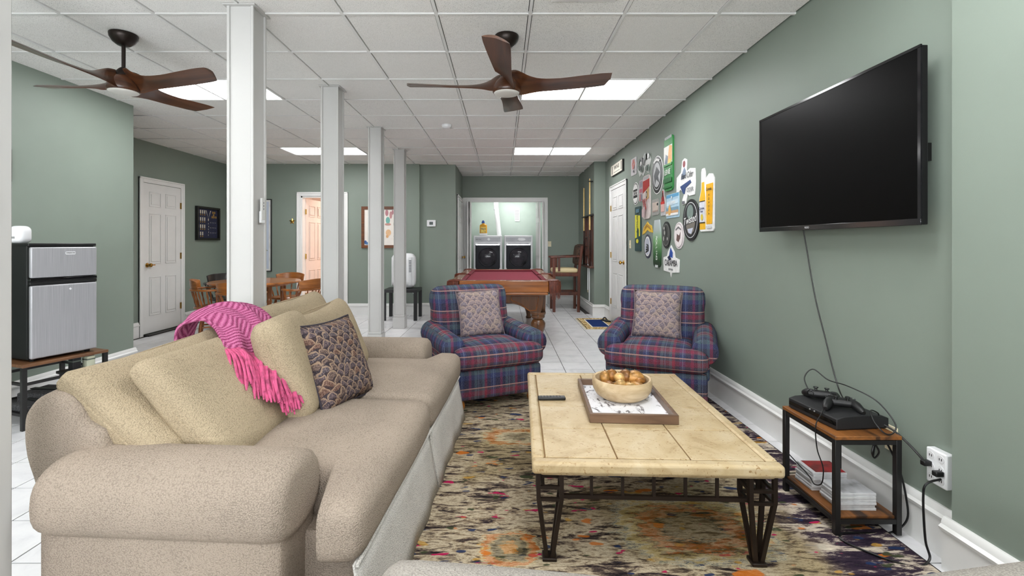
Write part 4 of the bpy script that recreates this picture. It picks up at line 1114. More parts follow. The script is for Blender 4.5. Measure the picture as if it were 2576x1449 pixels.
# framed picture on the left wall, mostly behind the column
pf = thing('picture_frame', 'sliver of a framed picture on the wall above the fridge', 'picture', (-4.0, 3.62, 1.98), PI / 2)
MB().box(-.24, .205, -.02, 0, -.13, .13).build('frame', BLACK, pf); MB().box(-.225, .19, -.0215, -.019, -.115, .115).build('print', mat('grey print', C(180, 180, 176), .6, var=.4, vscale=40), pf)

# ---- pool table
CHERRY = wood('cherry rail wood', C(92, 46, 18), C(166, 100, 46), 'x', .22, .6, .4)
CHERRYD = wood('carved mahogany', C(62, 36, 18), C(122, 78, 42), 'z', .32, .6, .2)
FELT = mat('burgundy felt', C(134, 44, 62), .95, var=.05, vscale=30, bump=.2, bscale=300)
FELTR = mat('burgundy rail cloth', C(112, 30, 44), .9, var=.06, vscale=30)
LEATH = mat('brown leather', C(96, 42, 24), .45, var=.2, vscale=30, bump=.2)
pt = thing('pool_table', 'carved wooden pool table with burgundy felt', 'pool table', (.018, 7.40, 0), 0)
PW, PLn, PZ = .66, 1.375, .87
MB().box(-PW + .09, PW - .09, -PLn + .09, PLn - .09, PZ - .075, PZ - .035).build('playing_bed', FELT, pt)
def rail(x0, x1, y0, y1, inx, iny):
    o = MB().box(x0, x1, y0, y1, PZ - .15, PZ).build('rail', CHERRY, pt, bevel=.012, seg=3)
    if inx: c_ = MB().prism([(x1 if inx > 0 else x0, PZ - .004), ((x1 if inx > 0 else x0) + inx * .05, PZ - .016), ((x1 if inx > 0 else x0) + inx * .038, PZ - .05), (x1 if inx > 0 else x0, PZ - .06)], y0 + .02, y1 - .02, 'xz')
    else: c_ = MB().prism([(y1 if iny > 0 else y0, PZ - .004), ((y1 if iny > 0 else y0) + iny * .05, PZ - .016), ((y1 if iny > 0 else y0) + iny * .038, PZ - .05), (y1 if iny > 0 else y0, PZ - .06)], x0 + .02, x1 - .02, 'yz')
    c_.build('rail_cushion', FELTR, o)
    return o
rail(-.575, .575, -PLn, -PLn + .13, 0, 1); rail(-.575, .575, PLn - .13, PLn, 0, -1)
for s in (-1, 1):
    for (a, b) in ((-PLn + .14, -.06), (.06, PLn - .14)):
        rail(*((PW - .09, PW + .035) if s > 0 else (-PW - .035, -PW + .09)), a, b, -s, 0)
# ogee band under the rails
for (x0, x1, y0, y1) in ((-.57, .57, -PLn + .005, -PLn + .09), (-.57, .57, PLn - .09, PLn - .005), (-PW - .02, -PW + .06, -PLn + .16, PLn - .16), (PW - .06, PW + .02, -PLn + .16, PLn - .16)):
    MB().box(x0, x1, y0, y1, PZ - .185, PZ - .15).build('apron_moulding', CHERRY, pt, bevel=.014, seg=3)
# cabinet with arched ends
def arch_panel(half, z1, z0, za, taper):
    pts = [(-half, z1), (half, z1), (half - taper, z0)]
    n_ = 18; hx = half - taper - .13
    pts.append((hx, z0))
    for i in range(n_ + 1):
        u = 1 - 2 * i / n_; pts.append((hx * .96 * u, z0 + .03 + (za - z0 - .03) * (1 - abs(u) ** 2.4)))
    pts.append((-hx, z0)); pts.append((-half + taper, z0)); return pts
for s in (-1, 1):
    y = s * (PLn - .20); b = MB().prism(arch_panel(.545, PZ - .18, .42, .565, .06)[::-1], y - .025, y + .025, 'xz')
    e = b.build('end_panel', CHERRYD, pt, bevel=.004)
    for k in (-1, 1):
        fr2 = MB(); yy = y + s * .027
        tri = [(k * .10, PZ - .215), (k * .46, PZ - .215), (k * .425, .47), (k * .33, .465), (k * .22, .555), (k * .10, .60)]
        for i in range(len(tri)): fr2.bar((tri[i][0], yy, tri[i][1]), (tri[(i + 1) % len(tri)][0], yy, tri[(i + 1) % len(tri)][1]), .012)
        fr2.build('panel_moulding', CHERRY, e)
    x = s * (PW - .13); b = MB().prism([(p_[0], p_[1]) for p_ in arch_panel(1.16, PZ - .18, .42, .565, .06)], x - .025, x + .025, 'yz'); b.build('side_panel', CHERRYD, pt, bevel=.004)
for sx in (-1, 1):
    for sy in (-1, 1):
        c_ = (sx * .455, sy * (PLn - .24), 0)
        MB().lathe([(.045, 0), (.052, .012), (.050, .03), (.038, .05), (.046, .10), (.074, .18), (.096, .245), (.098, .29), (.080, .325), (.060, .345), (.086, .365), (.092, .385), (.088, .40), (.10, .41), (.105, .44)], c_, 24).build('leg', CHERRYD, pt, smooth=True)
def pocket(cx, cy, ang):
    b = MB().lathe([(.075, -.012), (.092, -.006), (.096, .004), (.080, .012), (.066, .006), (.062, -.03), (.055, -.14)], seg=22, cap=False)
    # apron of leather round the outside
    for k in range(13):
        a = -1.15 + 2.3 * k / 12
        b.tube([(.095 * math.cos(a), .095 * math.sin(a), -.005), (.100 * math.cos(a), .100 * math.sin(a), -.07), (.098 * math.cos(a), .098 * math.sin(a), -.15)], [.014, .016, .012], 6)
    o = b.xf(Matrix.Translation((cx, cy, PZ - .002)) @ Matrix.Rotation(ang, 4, 'Z')).build('pocket', LEATH, pt, smooth=True)
    f = MB()
    for k in range(11):
        a = -1.1 + 2.2 * k / 10
        f.tube([(.096 * math.cos(a), .096 * math.sin(a), -.145), (.10 * math.cos(a), .10 * math.sin(a), -.215 - .02 * (k % 2))], [.008, .005], 5)
    f.xf(Matrix.Translation((cx, cy, PZ - .002)) @ Matrix.Rotation(ang, 4, 'Z')).build('fringe', LEATH, o)
for sx in (-1, 1):
    for sy in (-1, 1): pocket(sx * (PW - .035), sy * (PLn - .075), math.atan2(sy, sx))
    pocket(sx * (PW + .0), 0, 0 if sx > 0 else PI)

# ---- cue rack and cues on the alcove wall
CW = wood('dark cue rack wood', C(40, 18, 10), C(92, 46, 24), 'z', .35)
rk = thing('cue_rack', 'dark wooden cue rack on the alcove wall', 'cue rack', (1.69, 9.16, 0), -PI / 2)
MB().box(-.44, .42, -.018, 0, .92, 1.90).build('back_board', CW, rk, bevel=.004)
MB().box(-.46, .46, -.085, 0, .885, .925).build('bottom_shelf', CW, rk, bevel=.004)
MB().box(-.46, .46, -.075, 0, 1.86, 1.885).build('cue_clip_bar', BLK, rk, bevel=.004)
for z in (1.10, 1.28, 1.46): MB().box(-.15, .15, -.055, -.018, z, z + .018).build('ball_shelf', CW, rk)
for s in (-1, 1): MB().box(s * .16 - .01, s * .16 + .01, -.06, -.018, .95, 1.84).build('divider', CW, rk)
PALE = mat('maple cue shaft', C(222, 190, 122), .3, var=.08, vscale=8); CUED = mat('dark cue butt', C(46, 24, 16), .25, var=.1)
for k, (x, top, lab) in enumerate(((.33, 2.56, 'cue with pale shaft nearest the camera in the cue rack'), (-.30, 2.46, 'shorter cue with pale shaft at the far end of the cue rack'))):
    q = thing('pool_cue', lab, 'pool cue', (1.69, 9.16 - x, 0), -PI / 2, 'pool cues in the rack')
    MB().lathe([(.018, .926), (.019, .93), (.016, 1.60)], (0, -.055, 0), 12).build('butt', CUED, q, smooth=True)
    MB().lathe([(.0165, 1.60), (.0125, top)], (0, -.055, 0), 12).build('shaft', PALE, q, smooth=True)
    MB().lathe([(.0125, top), (.012, top + .012)], (0, -.055, 0), 10).build('tip', mat('chalk blue tip', C(60, 70, 90), .8), q)
b = MB().box(.28, .38, -.075, 0, 2.50, 2.515); b.build('top_hook', BLK, rk)
# ---- spectator chair by the wall
PAT = mat('dark floral upholstery', C(70, 50, 36), .8, var=.6, vscale=26, bump=.2); CREAMV = mat('cream vinyl seat', C(222, 204, 158), .5, var=.04)
MAH = wood('mahogany chair', C(58, 24, 14), C(110, 54, 32), 'z', .3, .8, .3)
sc_ = thing('bar_chair', 'tall wooden spectator chair with cream seat near the cue rack', 'chair', (1.25, 9.50, 0), -PI / 2)
# local: -y is the front (turned to face -x in the room)
for sx in (-1, 1):
    MB().bar((sx * .25, -.24, 0), (sx * .25, -.24, 1.06), .055).build('leg', MAH, sc_, bevel=.004)
    lg = MB().bar((sx * .25, .24, 0), (sx * .25, .25, .80), .055).bar((sx * .25, .25, .78), (sx * .25, .31, 1.30), .052).build('leg', MAH, sc_, bevel=.004)
    MB().bar((sx * .25, -.30, 1.075), (sx * .25, .27, 1.095), .065, .038).build('armrest', MAH, sc_, bevel=.008)
    for k in range(1): MB().bar((sx * .25, -.14, .80), (sx * .25, -.14, 1.07), .04).build('arm_spindle', MAH, sc_)
    MB().bar((sx * .25, -.24, .36), (sx * .25, .24, .36), .03, .06).build('stretcher', MAH, sc_)
MB().bar((-.25, -.24, .30), (.25, -.24, .30), .05, .04).build('foot_rail', MAH, sc_, bevel=.004)
MB().bar((-.25, .24, .36), (.25, .24, .36), .03, .05).build('stretcher', MAH, sc_)
MB().box(-.27, .27, -.26, .27, .70, .77).build('seat_frame', MAH, sc_, bevel=.006)
MB().soft((0, -.01, .81), (.47, .50, .09), .035, (0, 0, .015)).build('seat_cushion', CREAMV, sc_, smooth=True)
b = MB().soft((0, 0, 0), (.50, .12, .40), .05, (0, .015, 0)).xf(Matrix.Translation((0, .27, 1.12)) @ Matrix.Rotation(math.radians(-7), 4, 'X')); b.build('backrest', PAT, sc_, smooth=True)
MB().bar((-.26, .315, 1.31), (.26, .315, 1.31), .05, .045).build('crest_rail', PAT, sc_, bevel=.01)
tag(MB().tube(crom([(1.655, 8.98, .25), (1.655, 8.98, .70), (1.655, 9.0, 1.0), (1.655, 9.06, 1.08), (1.655, 9.12, 1.0), (1.655, 9.14, .45)], 6), .010, 6).build('white_cord', WHITEP, None, smooth=True), 'white cord hanging on the wall behind the spectator chair', 'cord')
# ---- door mat and shoe
n = NT('door mat').set(.95, 0, .1); o = n.obj(); X, Y, Z = n.sep(o)
dx = n.math('ABSOLUTE', X); dy = n.math('ABSOLUTE', Y); pn = n.noise(n.map(o, (1, 1, 1)), 30, 3, .6)
scr = n.ramp(pn, [(.38, C(110, 76, 30)), (.48, C(190, 160, 104)), (.6, C(222, 204, 160))])
cc = n.mix(n.math('GREATER_THAN', dx, .25), scr, C(52, 46, 42)); cc = n.mix(n.math('GREATER_THAN', dx, .265), cc, C(222, 210, 180))
blue = n.math('MULTIPLY', n.math('LESS_THAN', dx, .135), n.math('LESS_THAN', dy, .36)); rimw = n.math('MULTIPLY', n.math('LESS_THAN', dx, .155), n.math('LESS_THAN', dy, .385))
cc = n.mix(rimw, cc, C(226, 222, 212)); cc = n.mix(blue, cc, C(34, 54, 104)); n.base(cc); n.bump(pn, .4, .004)
dm = thing('door_mat', 'small mat with blue centre and beige border at the white door', 'rug', (1.585, 7.92, 0), 0)
MB().box(-.28, .28, -.52, .52, 0, .010).build('pile', n.m, dm, bevel=.003)
for s in (-1, 1): MB().box(-.28, .28, s * .526 - .006, s * .526 + .006, 0, .006).build('fringe_edge', mat('cream fringe', C(214, 202, 172), .9), dm)
sh = thing('sandal', 'black sandal lying at the foot of the white door', 'shoe', (1.78, 8.12, .010), .35)
MB().prism(rrect(.085, .25, .04, 5), 0, .018, 'xy').build('sole', BLK, sh, bevel=.004); MB().tube(crom([(-.042, .03, .01), (-.02, .04, .05), (.02, .04, .05), (.042, .03, .01)], 4), .010, 6).build('strap', BLK, sh, smooth=True)
# ---- dining table and chairs
OAK = wood('honey oak', C(104, 56, 18), C(180, 112, 52), 'x', .3, .5, .3); OAKZ = wood('honey oak turned', C(92, 46, 14), C(170, 100, 42), 'z', .3, .6, .3)
DK = wood('near-black wood', C(20, 17, 16), C(44, 36, 32), 'z', .35)
dt = thing('dining_table', 'round honey oak dining table behind the columns', 'table', (-3.62, 6.92, 0), 0)
MB().lathe([(.58, .765), (.612, .772), (.615, .785), (.605, .80), (.58, .803), (.0, .803)][:-1], seg=48).build('table_top', OAK, dt, smooth=True)
MB().lathe([(.45, .735), (.46, .765)], seg=40).build('apron', OAK, dt, smooth=True)
for k in range(4):
    a = k * PI / 2
    MB().lathe([(.022, 0), (.032, .03), (.026, .06), (.038, .20), (.044, .34), (.034, .42), (.040, .45), (.030, .48), (.036, .54), (.042, .60), (.040, .765)], (.40 * math.cos(a), .40 * math.sin(a), 0), 16).build('leg', OAKZ, dt, smooth=True)
def captain(label, loc, rz, m, mz):
    t = thing('captains_chair', label, 'chair', loc, rz, 'captain chairs round the dining table')
    MB().lathe([(.215, .445), (.232, .452), (.235, .468), (.222, .482), (.10, .476), (.02, .474)], seg=28).build('seat', m, t, smooth=True)
    for k in range(4):
        a = PI / 4 + k * PI / 2; c_, s_ = math.cos(a), math.sin(a)
        pts = [(.15 * c_, .15 * s_, .45), (.19 * c_, .19 * s_, .24), (.225 * c_, .225 * s_, 0)]
        MB().tube(crom(pts, 5), [.015, .020, .024, .020, .014, .021, .022, .018, .014, .012, .012], 10).build('leg', mz, t, smooth=True)
    for s in (-1, 1): MB().tube([(s * .135, -.135, .2), (s * .135, .135, .2)], .011, 8).build('stretcher', mz, t, smooth=True)
    MB().tube([(-.135, 0, .2), (.135, 0, .2)], .011, 8).build('stretcher', mz, t, smooth=True)
    # bow rail of the arms: horseshoe in plan, open at the front (-y)
    arc = [(.285 * math.cos(a), .235 * math.sin(a) + .02, .70) for a in [math.radians(-28 + 236 * i / 20) for i in range(21)]]
    b = MB(); vs = []; fs = []
    for i, p in enumerate(arc):
        d = Vector((p[0], p[1] - .02, 0)).normalized()
        for (r_, z_) in ((-.028, 0), (.028, 0), (.028, .028), (-.028, .028)): vs.append((p[0] + d.x * r_, p[1] + d.y * r_, p[2] + z_))
    for i in range(20):
        for j in range(4): fs.append((i * 4 + j, i * 4 + (j + 1) % 4, i * 4 + 4 + (j + 1) % 4, i * 4 + 4 + j))
    fs += [(3, 2, 1, 0), (80, 81, 82, 83)]
    b.add(vs, fs).build('arm_bow', m, t, bevel=.008)
    vs = []; fs = []
    cr = [math.radians(38 + 104 * i / 12) for i in range(13)]
    for i, a in enumerate(cr):
        hgt = .135 - .03 * (abs(i - 6) / 6) ** 2
        for (r_, z_) in ((.262, .725), (.286, .725), (.306, .725 + hgt), (.286, .725 + hgt)): vs.append((r_ * math.cos(a), r_ * .86 * math.sin(a) + .02, z_))
    for i in range(12):
        for j in range(4): fs.append((i * 4 + j, i * 4 + (j + 1) % 4, i * 4 + 4 + (j + 1) % 4, i * 4 + 4 + j))
    fs += [(3, 2, 1, 0), (48, 49, 50, 51)]
    MB().add(vs, fs).build('crest', m, t, bevel=.006)
    for i in range(9):
        a = math.radians(-18 + 216 * i / 8); c_, s_ = math.cos(a), math.sin(a)
        p0 = (.205 * c_, .195 * s_, .47); p1 = (.285 * c_, .235 * s_ + .02, .70); mid = tuple((q + r_) / 2 for q, r_ in zip(p0, p1))
        MB().tube([p0, tuple(.7 * a_ + .3 * b_ for a_, b_ in zip(p0, p1)), mid, tuple(.3 * a_ + .7 * b_ for a_, b_ in zip(p0, p1)), p1], [.008, .014, .008, .013, .008], 8).build('spindle', mz, t, smooth=True)
    return t
captain('oak captain chair in front of the table, its back to the camera', (-3.36, 6.10, 0), math.radians(172), OAK, OAKZ)
captain('oak captain chair at the left of the dining table', (-4.05, 6.60, 0), math.radians(118), OAK, OAKZ)
captain('oak captain chair at the right of the dining table', (-2.83, 6.66, 0), math.radians(-112), OAK, OAKZ)
captain('oak captain chair behind the table, near the wall map', (-3.56, 7.74, 0), math.radians(2), OAK, OAKZ)
captain('black captain chair at the back left of the dining table', (-4.42, 7.55, 0), math.radians(45), DK, DK)

# ---- black side table with dehumidifier
bs_ = thing('black_side_table', 'small square black side table by the far column', 'table', (-1.79, 8.47, 0), 0)
BT = mat('black lacquer', C(26, 26, 28), .4, var=.05)
MB().box(-.30, .30, -.27, .27, .49, .54).build('table_top', BT, bs_, bevel=.003)
for sx in (-1, 1):
    for sy in (-1, 1): MB().box(sx * .272 - .028, sx * .272 + .028, sy * .242 - .028, sy * .242 + .028, 0, .49).build('leg', BT, bs_, bevel=.002)
dh = thing('dehumidifier', 'white rounded dehumidifier on the black side table', 'dehumidifier', (-1.775, 8.50, .54), 0)
MB().soft((0, 0, .32), (.42, .26, .62), .10, (.004, .004, .004), 12).build('housing', WHITEP, dh, smooth=True, angle=180)
for k in range(11): 
    x = -.19 + k * .038
    if abs(x) > .10: MB().box(x - .004, x + .004, -.134, -.126, .06, .56).build('side_rib', mat('rib white', C(216, 218, 220), .4), dh)
for s in (-1, 1):
    for k in range(8): MB().box(s * .135 - .022, s * .135 + .022, -.137, -.128, .30 + k * .028, .312 + k * .028).build('grille_slat', mat('grille grey', C(120, 122, 126), .5), dh)
MB().box(-.05, .05, -.136, -.128, .50, .56).build('control_panel', mat('grey plastic', C(150, 150, 150), .5), dh)
MB().tube(crom([(.03, .128, .06), (.06, .25, -.05), (.165, .28, -.20), (.155, .26, -.40), (.055, .20, -.528), (-.025, .22, -.528)], 6), .005, 6).build('power_cord', WHITEP, dh, smooth=True)
th_ = thing('thermostat', 'small white thermostat with grey display on the green wall', 'thermostat', (-1.348, 8.94, 1.728), 0)
MB().box(-.083, .083, -.025, 0, -.062, .062).build('body', WHITEP, th_, bevel=.008); MB().box(-.035, .035, -.0265, -.024, -.028, .028).build('display', mat('display grey', C(84, 92, 92), .3), th_)

# ---- wall pictures
def frame(t, w_, h_, bw, dep, m):
    for (a, b, c_, d) in ((-w_ / 2, w_ / 2, h_ / 2 - bw, h_ / 2), (-w_ / 2, w_ / 2, -h_ / 2, -h_ / 2 + bw), (-w_ / 2, -w_ / 2 + bw, -h_ / 2 + bw, h_ / 2 - bw), (w_ / 2 - bw, w_ / 2, -h_ / 2 + bw, h_ / 2 - bw)):
        MB().box(a, b, -dep, 0, c_, d).build('frame_side', m, t, bevel=.003)
def flat(name, t, pts, y, m): return MB().prism(pts, y - .0012, y, 'xz').build(name, m, t)
md = thing('medal_display', 'black framed display of medals on the far left wall', 'picture', (-5.2, 8.29, 1.695), PI / 2)
frame(md, .64, .58, .035, .05, BLACK); flat('backing', md, [(-.29, -.26), (.29, -.26), (.29, .26), (-.29, .26)], -.012, mat('navy velvet', C(38, 40, 66), .8, var=.2, vscale=20))
SIL = mat('silver medal', C(222, 214, 200), .3, .3); GLD = mat('gold medal', C(168, 130, 70), .35, .4); VIO = mat('violet ribbon', C(84, 54, 84), .8)
for r_ in range(4):
    for c2 in range(4):
        x = -.245 + c2 * .055; z = .19 - r_ * .125
        if r_ == 3 and c2 == 3: continue
        flat('ribbon', md, [(x - .014, z - .02), (x + .014, z - .02), (x + .014, z + .04), (x - .014, z + .04)], -.014, SIL); flat('medal', md, ell(.026, .03, 12, x, z - .04), -.015, GLD)
for s in (-1, 1): flat('necklace', md, [(.02 * s + .02, .13), (.02 * s + .035 * s + .02, .23), (.02 * s + .055 * s + .02, .23), (.02 + .006 * s, .10)], -.016, SIL)
flat('pendant', md, ell(.025, .05, 12, .02, .07), -.016, SIL)
for (x, z) in ((.15, .20), (.20, .20), (.13, .12), (.18, .12), (.235, .12), (.17, .155)): flat('badge', md, ell(.045, .045, 12, x, z), -.016, GLD)
for k in range(12): flat('pin', md, ell(.012, .014, 8, .08 + (k % 4) * .05, .02 - (k // 4) * .09), -.016, SIL)
for k in range(5): flat('chain_drop', md, ell(.010, .03, 8, .02 + .006 * (k % 2), -.0 - k * .05), -.016, SIL)
mp = thing('wall_map', 'tall coastal map in a thin black frame behind the nearest column', 'picture', (-4.72, 8.86, 1.50), 0)
n = NT('map print').set(.5); o = n.obj(); X, Y, Z = n.sep(o); nz = n.noise(n.map(o, (1, 1, 1)), 4, 6, .65)
edge = n.math('ADD', X, n.math('MULTIPLY', n.math('SUBTRACT', nz, .5), .55))
land = n.ramp(n.noise(o, 14, 4), [(.35, C(92, 112, 70)), (.55, C(140, 148, 96)), (.7, C(176, 170, 120))])
n.base(n.mix(n.ramp(edge, [(.22, (0, 0, 0, 1)), (.235, (1, 1, 1, 1))]), land, C(196, 206, 222)))
frame(mp, .78, 1.36, .016, .025, BLACK); flat('mat_board', mp, [(-.38, -.67), (.38, -.67), (.38, .67), (-.38, .67)], -.010, mat('white mat board', C(228, 228, 226), .6)); flat('map_sheet', mp, [(-.34, -.63), (.335, -.63), (.335, .63), (-.34, .63)], -.0125, n.m)
flat('map_legend', mp, [(.13, -.62), (.28, -.62), (.28, -.42), (.13, -.46)], -.0145, mat('legend tan', C(186, 180, 160), .6)); MB().tube([(-.2, -.01, .68), (0, -.008, .75), (.2, -.01, .68)], .002, 4).build('hanging_wire', BLACK, mp)
st_ = thing('star_ornament', 'small brass star on the wall left of the open door', 'ornament', (-3.95, 8.86, 1.762), 0)
sp = []
for k in range(10):
    a = PI / 2 + k * PI / 5; r_ = .062 if k % 2 == 0 else .028; sp.append((r_ * math.cos(a), r_ * math.sin(a)))
b = MB(); b.add([(x, -.004, z) for x, z in sp] + [(0, -.022, 0), (0, 0, 0)], [(i, (i + 1) % 10, 10) for i in range(10)] + [((i + 1) % 10, i, 11) for i in range(10)]); b.build('star', BRASS, st_); MB().lathe([(.012, 0), (.008, .006)], seg=10).xf(Matrix.Translation((0, -.018, 0)) @ Matrix.Rotation(PI / 2, 4, 'X')).build('boss', BRASS, st_)
cp = thing('cartoon_print', 'colourful cartoon print in a wide brown frame', 'picture', (-2.24, 8.86, 1.65), 0)
FB = wood('brown picture frame', C(76, 40, 20), C(126, 74, 40), 'x', .35); frame(cp, .81, .78, .055, .03, FB)
flat('paper', cp, [(-.36, -.345), (.36, -.345), (.36, .345), (-.36, .345)], -.010, mat('print paper', C(236, 230, 222), .6, var=.03))
def blob(x, z, w_, h_, col, nm='print_shape'): flat(nm, cp, ell(w_, h_, 14, x, z), -.0125 - .0002 * len(cp.children), mat('print %d %d %d' % tuple(int(v * 999) for v in col[:3]), col, .6))
blob(-.24, .06, .07, .09, C(96, 104, 140)); blob(-.22, .05, .05, .05, C(150, 150, 170)); blob(-.29, -.30, .12, .05, C(90, 130, 176)); blob(-.33, -.28, .05, .07, C(60, 96, 150))
for (x, z, w_, h_, c_) in ((.07, .27, .06, .12, C(186, 130, 136)), (.145, .23, .05, .14, C(190, 140, 140)), (.18, .28, .04, .09, C(180, 130, 136)), (.09, .13, .08, .13, C(116, 176, 166)), (.09, .055, .12, .045, C(196, 150, 140)), (.10, -.10, .10, .12, C(226, 184, 140)), (.08, -.17, .05, .06, C(222, 170, 120)),
    (.21, .06, .03, .12, C(90, 120, 84)), (.22, -.03, .04, .05, C(70, 100, 60)), (.25, -.10, .04, .06, C(60, 80, 50)), (.225, -.17, .06, .05, C(80, 80, 70)), (.27, -.20, .03, .05, C(60, 60, 60))): blob(x, z, w_, h_, c_)

# ---- laundry machines
APW = mat('appliance white', C(232, 233, 235), .25, var=.01); GLS = mat('dark appliance glass', C(30, 31, 38), .35, var=.3, vscale=6, spec=.15)
def washer(label, cx):
    t = thing('laundry_machine', label, 'washing machine', (cx, 10.74, 0), 0, 'front-loading laundry machines')
    MB().box(-.33, .33, 0, .68, .02, .36).build('pedestal', APW, t, bevel=.012); MB().box(-.28, .28, -.006, 0, .08, .31).build('pedestal_drawer', mat('drawer white', C(220, 221, 224), .3), t, bevel=.004)
    MB().box(-.33, .33, 0, .68, .365, 1.53).build('cabinet', APW, t, bevel=.025, seg=3)
    MB().box(-.29, .29, -.008, .002, 1.385, 1.49).build('control_panel', mat('panel grey', C(176, 178, 184), .3), t, bevel=.004)
    dr = MB().prism(rrect(.56, .60, .06, 5, 0, 1.05), -.03, .005, 'xz').build('door', GLS, t, bevel=.006)
    MB().prism(rrect(.54, .03, .01, 3, 0, 1.32), -.034, -.029, 'xz').build('door_handle', mat('chrome strip', C(214, 216, 220), .15, .6), dr)
    b = MB().lathe([(.215, .0), (.205, .016), (.19, .012), (.16, .03), (.06, .045), (.0, .048)][:-1], seg=32).xf(Matrix.Translation((0, -.03, 1.03)) @ Matrix.Rotation(PI / 2, 4, 'X')); b.build('door_bubble', mat('smoked bubble', C(50, 48, 54), .12, var=.5, vscale=5, spec=.3), dr, smooth=True)
    MB().lathe([(.032, 0), (.028, .02)], seg=20).xf(Matrix.Translation((.02, -.008, 1.44)) @ Matrix.Rotation(PI / 2, 4, 'X')).build('dial', APW, t)
    return t
w1 = washer('white front-loading washer at the left in the laundry closet', -.335); w2 = washer('white front-loading dryer at the right in the laundry closet', .365)
lm = mk('logo', text_mesh('MAYTAG', .03, .0006), BLK, w1); lm.location = (-.21, -.009, 1.435)
MB().prism(ell(.18, .06, 18, .07, 1.44), -.011, -.007, 'xz').build('display_glare_plate', APW, w2)
db = thing('detergent_bottle', 'orange detergent bottle with blue cap on the washer', 'bottle', (-.44, 10.86, 1.531), 0)
ORG = mat('orange plastic', C(244, 176, 40), .35, var=.05)
MB().soft((0, 0, .13), (.17, .10, .26), .045, (0, .004, 0)).build('jug', ORG, db, smooth=True); MB().lathe([(.032, .25), (.030, .285)], seg=16).build('neck', ORG, db); MB().lathe([(.034, .28), (.034, .32), (.022, .325), (.020, .345)], (-.005, 0, 0), 16).build('cap', mat('blue cap', C(36, 84, 176), .35), db, smooth=True)
MB().box(-.06, .06, -.056, -.052, .06, .19).build('label_print', mat('yellow label', C(250, 214, 110), .5, var=.3, vscale=20), db); o = mk('label_lettering', text_mesh('GAIN', .05), mat('label navy', C(60, 70, 110), .5), db); o.location = (0, -.0575, .15)
MB().box(-.09, .09, -.06, .06, 0, .05).build('measuring_tray', WHITEP, db, bevel=.008)
vp = thing('dryer_vent_pipe', 'white vent pipe rising behind the laundry machines', 'pipe', (0, 11.35, 0), 0)
MB().tube([(-.06, 0, 1.40), (-.10, .02, 1.75), (-.15, .05, 2.2), (-.17, .08, 2.55)], .055, 16).build('pipe', mat('white duct', C(236, 236, 238), .35, var=.03), vp, smooth=True); MB().lathe([(.062, 0), (.062, .05)], (-.155, .055, 2.16), 16).build('joint_band', mat('grey clamp', C(200, 200, 204), .3), vp, smooth=True)
pn_ = thing('laundry_sign', 'white notice strip on the laundry wall', 'sign', (.365, 11.62, 2.05), 0)
MB().prism(rrect(.12, .32, .01, 3), -.012, 0, 'xz').build('plate', mat('white sign plate', C(240, 240, 240), .5), pn_)
for i in range(2):
    for j in range(7): MB().box(-.03 + i * .045 - .010, -.03 + i * .045 + .010, -.0135, -.0118, -.12 + j * .036, -.105 + j * .036).build('printed_mark', mat('grey print mark', C(120, 120, 124), .6), pn_)
# ================================================================ SIGNS ON THE RIGHT WALL
def P_(r, g, b, rough=.4): return mat('sign %d %d %d' % (r, g, b), C(r, g, b), rough, var=.06, vscale=18)
WHT, KBL, SILV = P_(236, 236, 234), P_(24, 24, 26), P_(176, 178, 180)
class Sign:
    def __init__(s, name, label, y, z, outline, base, thick=.008, cat='sign'):
        s.t = thing(name, label, cat, (1.90, y, z), -PI / 2, 'signs on the right wall'); s.d = -thick
        s.b = MB().prism(outline, -thick, 0, 'xz').build('panel', base, s.t, bevel=.002, seg=1)
    def add(s, nm, pts, m, th=.0016):
        MB().prism(pts, s.d - th, s.d, 'xz').build(nm, m, s.t); s.d -= th; return s
    def poly(s, nm, pts, sx, sz, m, cx=0, cz=0): return s.add(nm, [(cx + a * sx, cz + b * sz) for a, b in pts], m)
    def txt(s, body, size, x, z, m, rot=0, sx=1.0, shear=0, vert=False):
        o = mk('lettering', text_mesh(body, size, .0006, sx, shear), m, s.t); o.location = (x, s.d - .0007, z); o.rotation_euler = (0, rot, 0); return s
def rect(w_, h_, cx=0, cz=0): return [(cx - w_ / 2, cz - h_ / 2), (cx + w_ / 2, cz - h_ / 2), (cx + w_ / 2, cz + h_ / 2), (cx - w_ / 2, cz + h_ / 2)]
def bottle(w_, h_, neck=.36, cz=0):
    q = [(-.46, -.5), (.46, -.5), (.5, -.47), (.5, .02), (.44, .12), (neck / 2 + .02, .24), (neck / 2, .47), (neck / 2 + .03, .5), (-neck / 2 - .03, .5), (-neck / 2, .47), (-neck / 2 - .02, .24), (-.44, .12), (-.5, .02), (-.5, -.47)]
    return [(a * w_, b * h_ + cz) for a, b in q]
# pale square with red flower
s = Sign('metal_sign', 'pale square sign with a faded red flower', 6.80, 2.455, rrect(.28, .25, .02), P_(200, 196, 198))
for k in range(6): a = k * PI / 3; s.add('petal', ell(.05, .07, 10, .045 * math.cos(a), .035 + .045 * math.sin(a)), P_(206, 130, 122))
s.add('caption', rect(.05, .03, .02, -.07), P_(120, 118, 124))
# leafy cluster
s = Sign('metal_sign', 'black, white and green leaf-shaped sign', 6.30, 2.40, [(-.30, -.02), (-.24, .06), (-.16, .04), (-.14, .12), (-.06, .08), (0, .15), (.08, .09), (.16, .14), (.24, .08), (.30, .02), (.22, -.06), (.18, -.14), (.06, -.08), (-.04, -.15), (-.12, -.10), (-.20, -.14)], P_(206, 210, 206))
rr = random.Random(5)
for k in range(13): s.add('leaf', ell(.07 + .05 * rr.random(), .07 + .04 * rr.random(), 7, -.22 + .44 * rr.random(), -.09 + .19 * rr.random()), (KBL, P_(58, 78, 64), P_(100, 118, 106), P_(230, 232, 230))[k % 4])
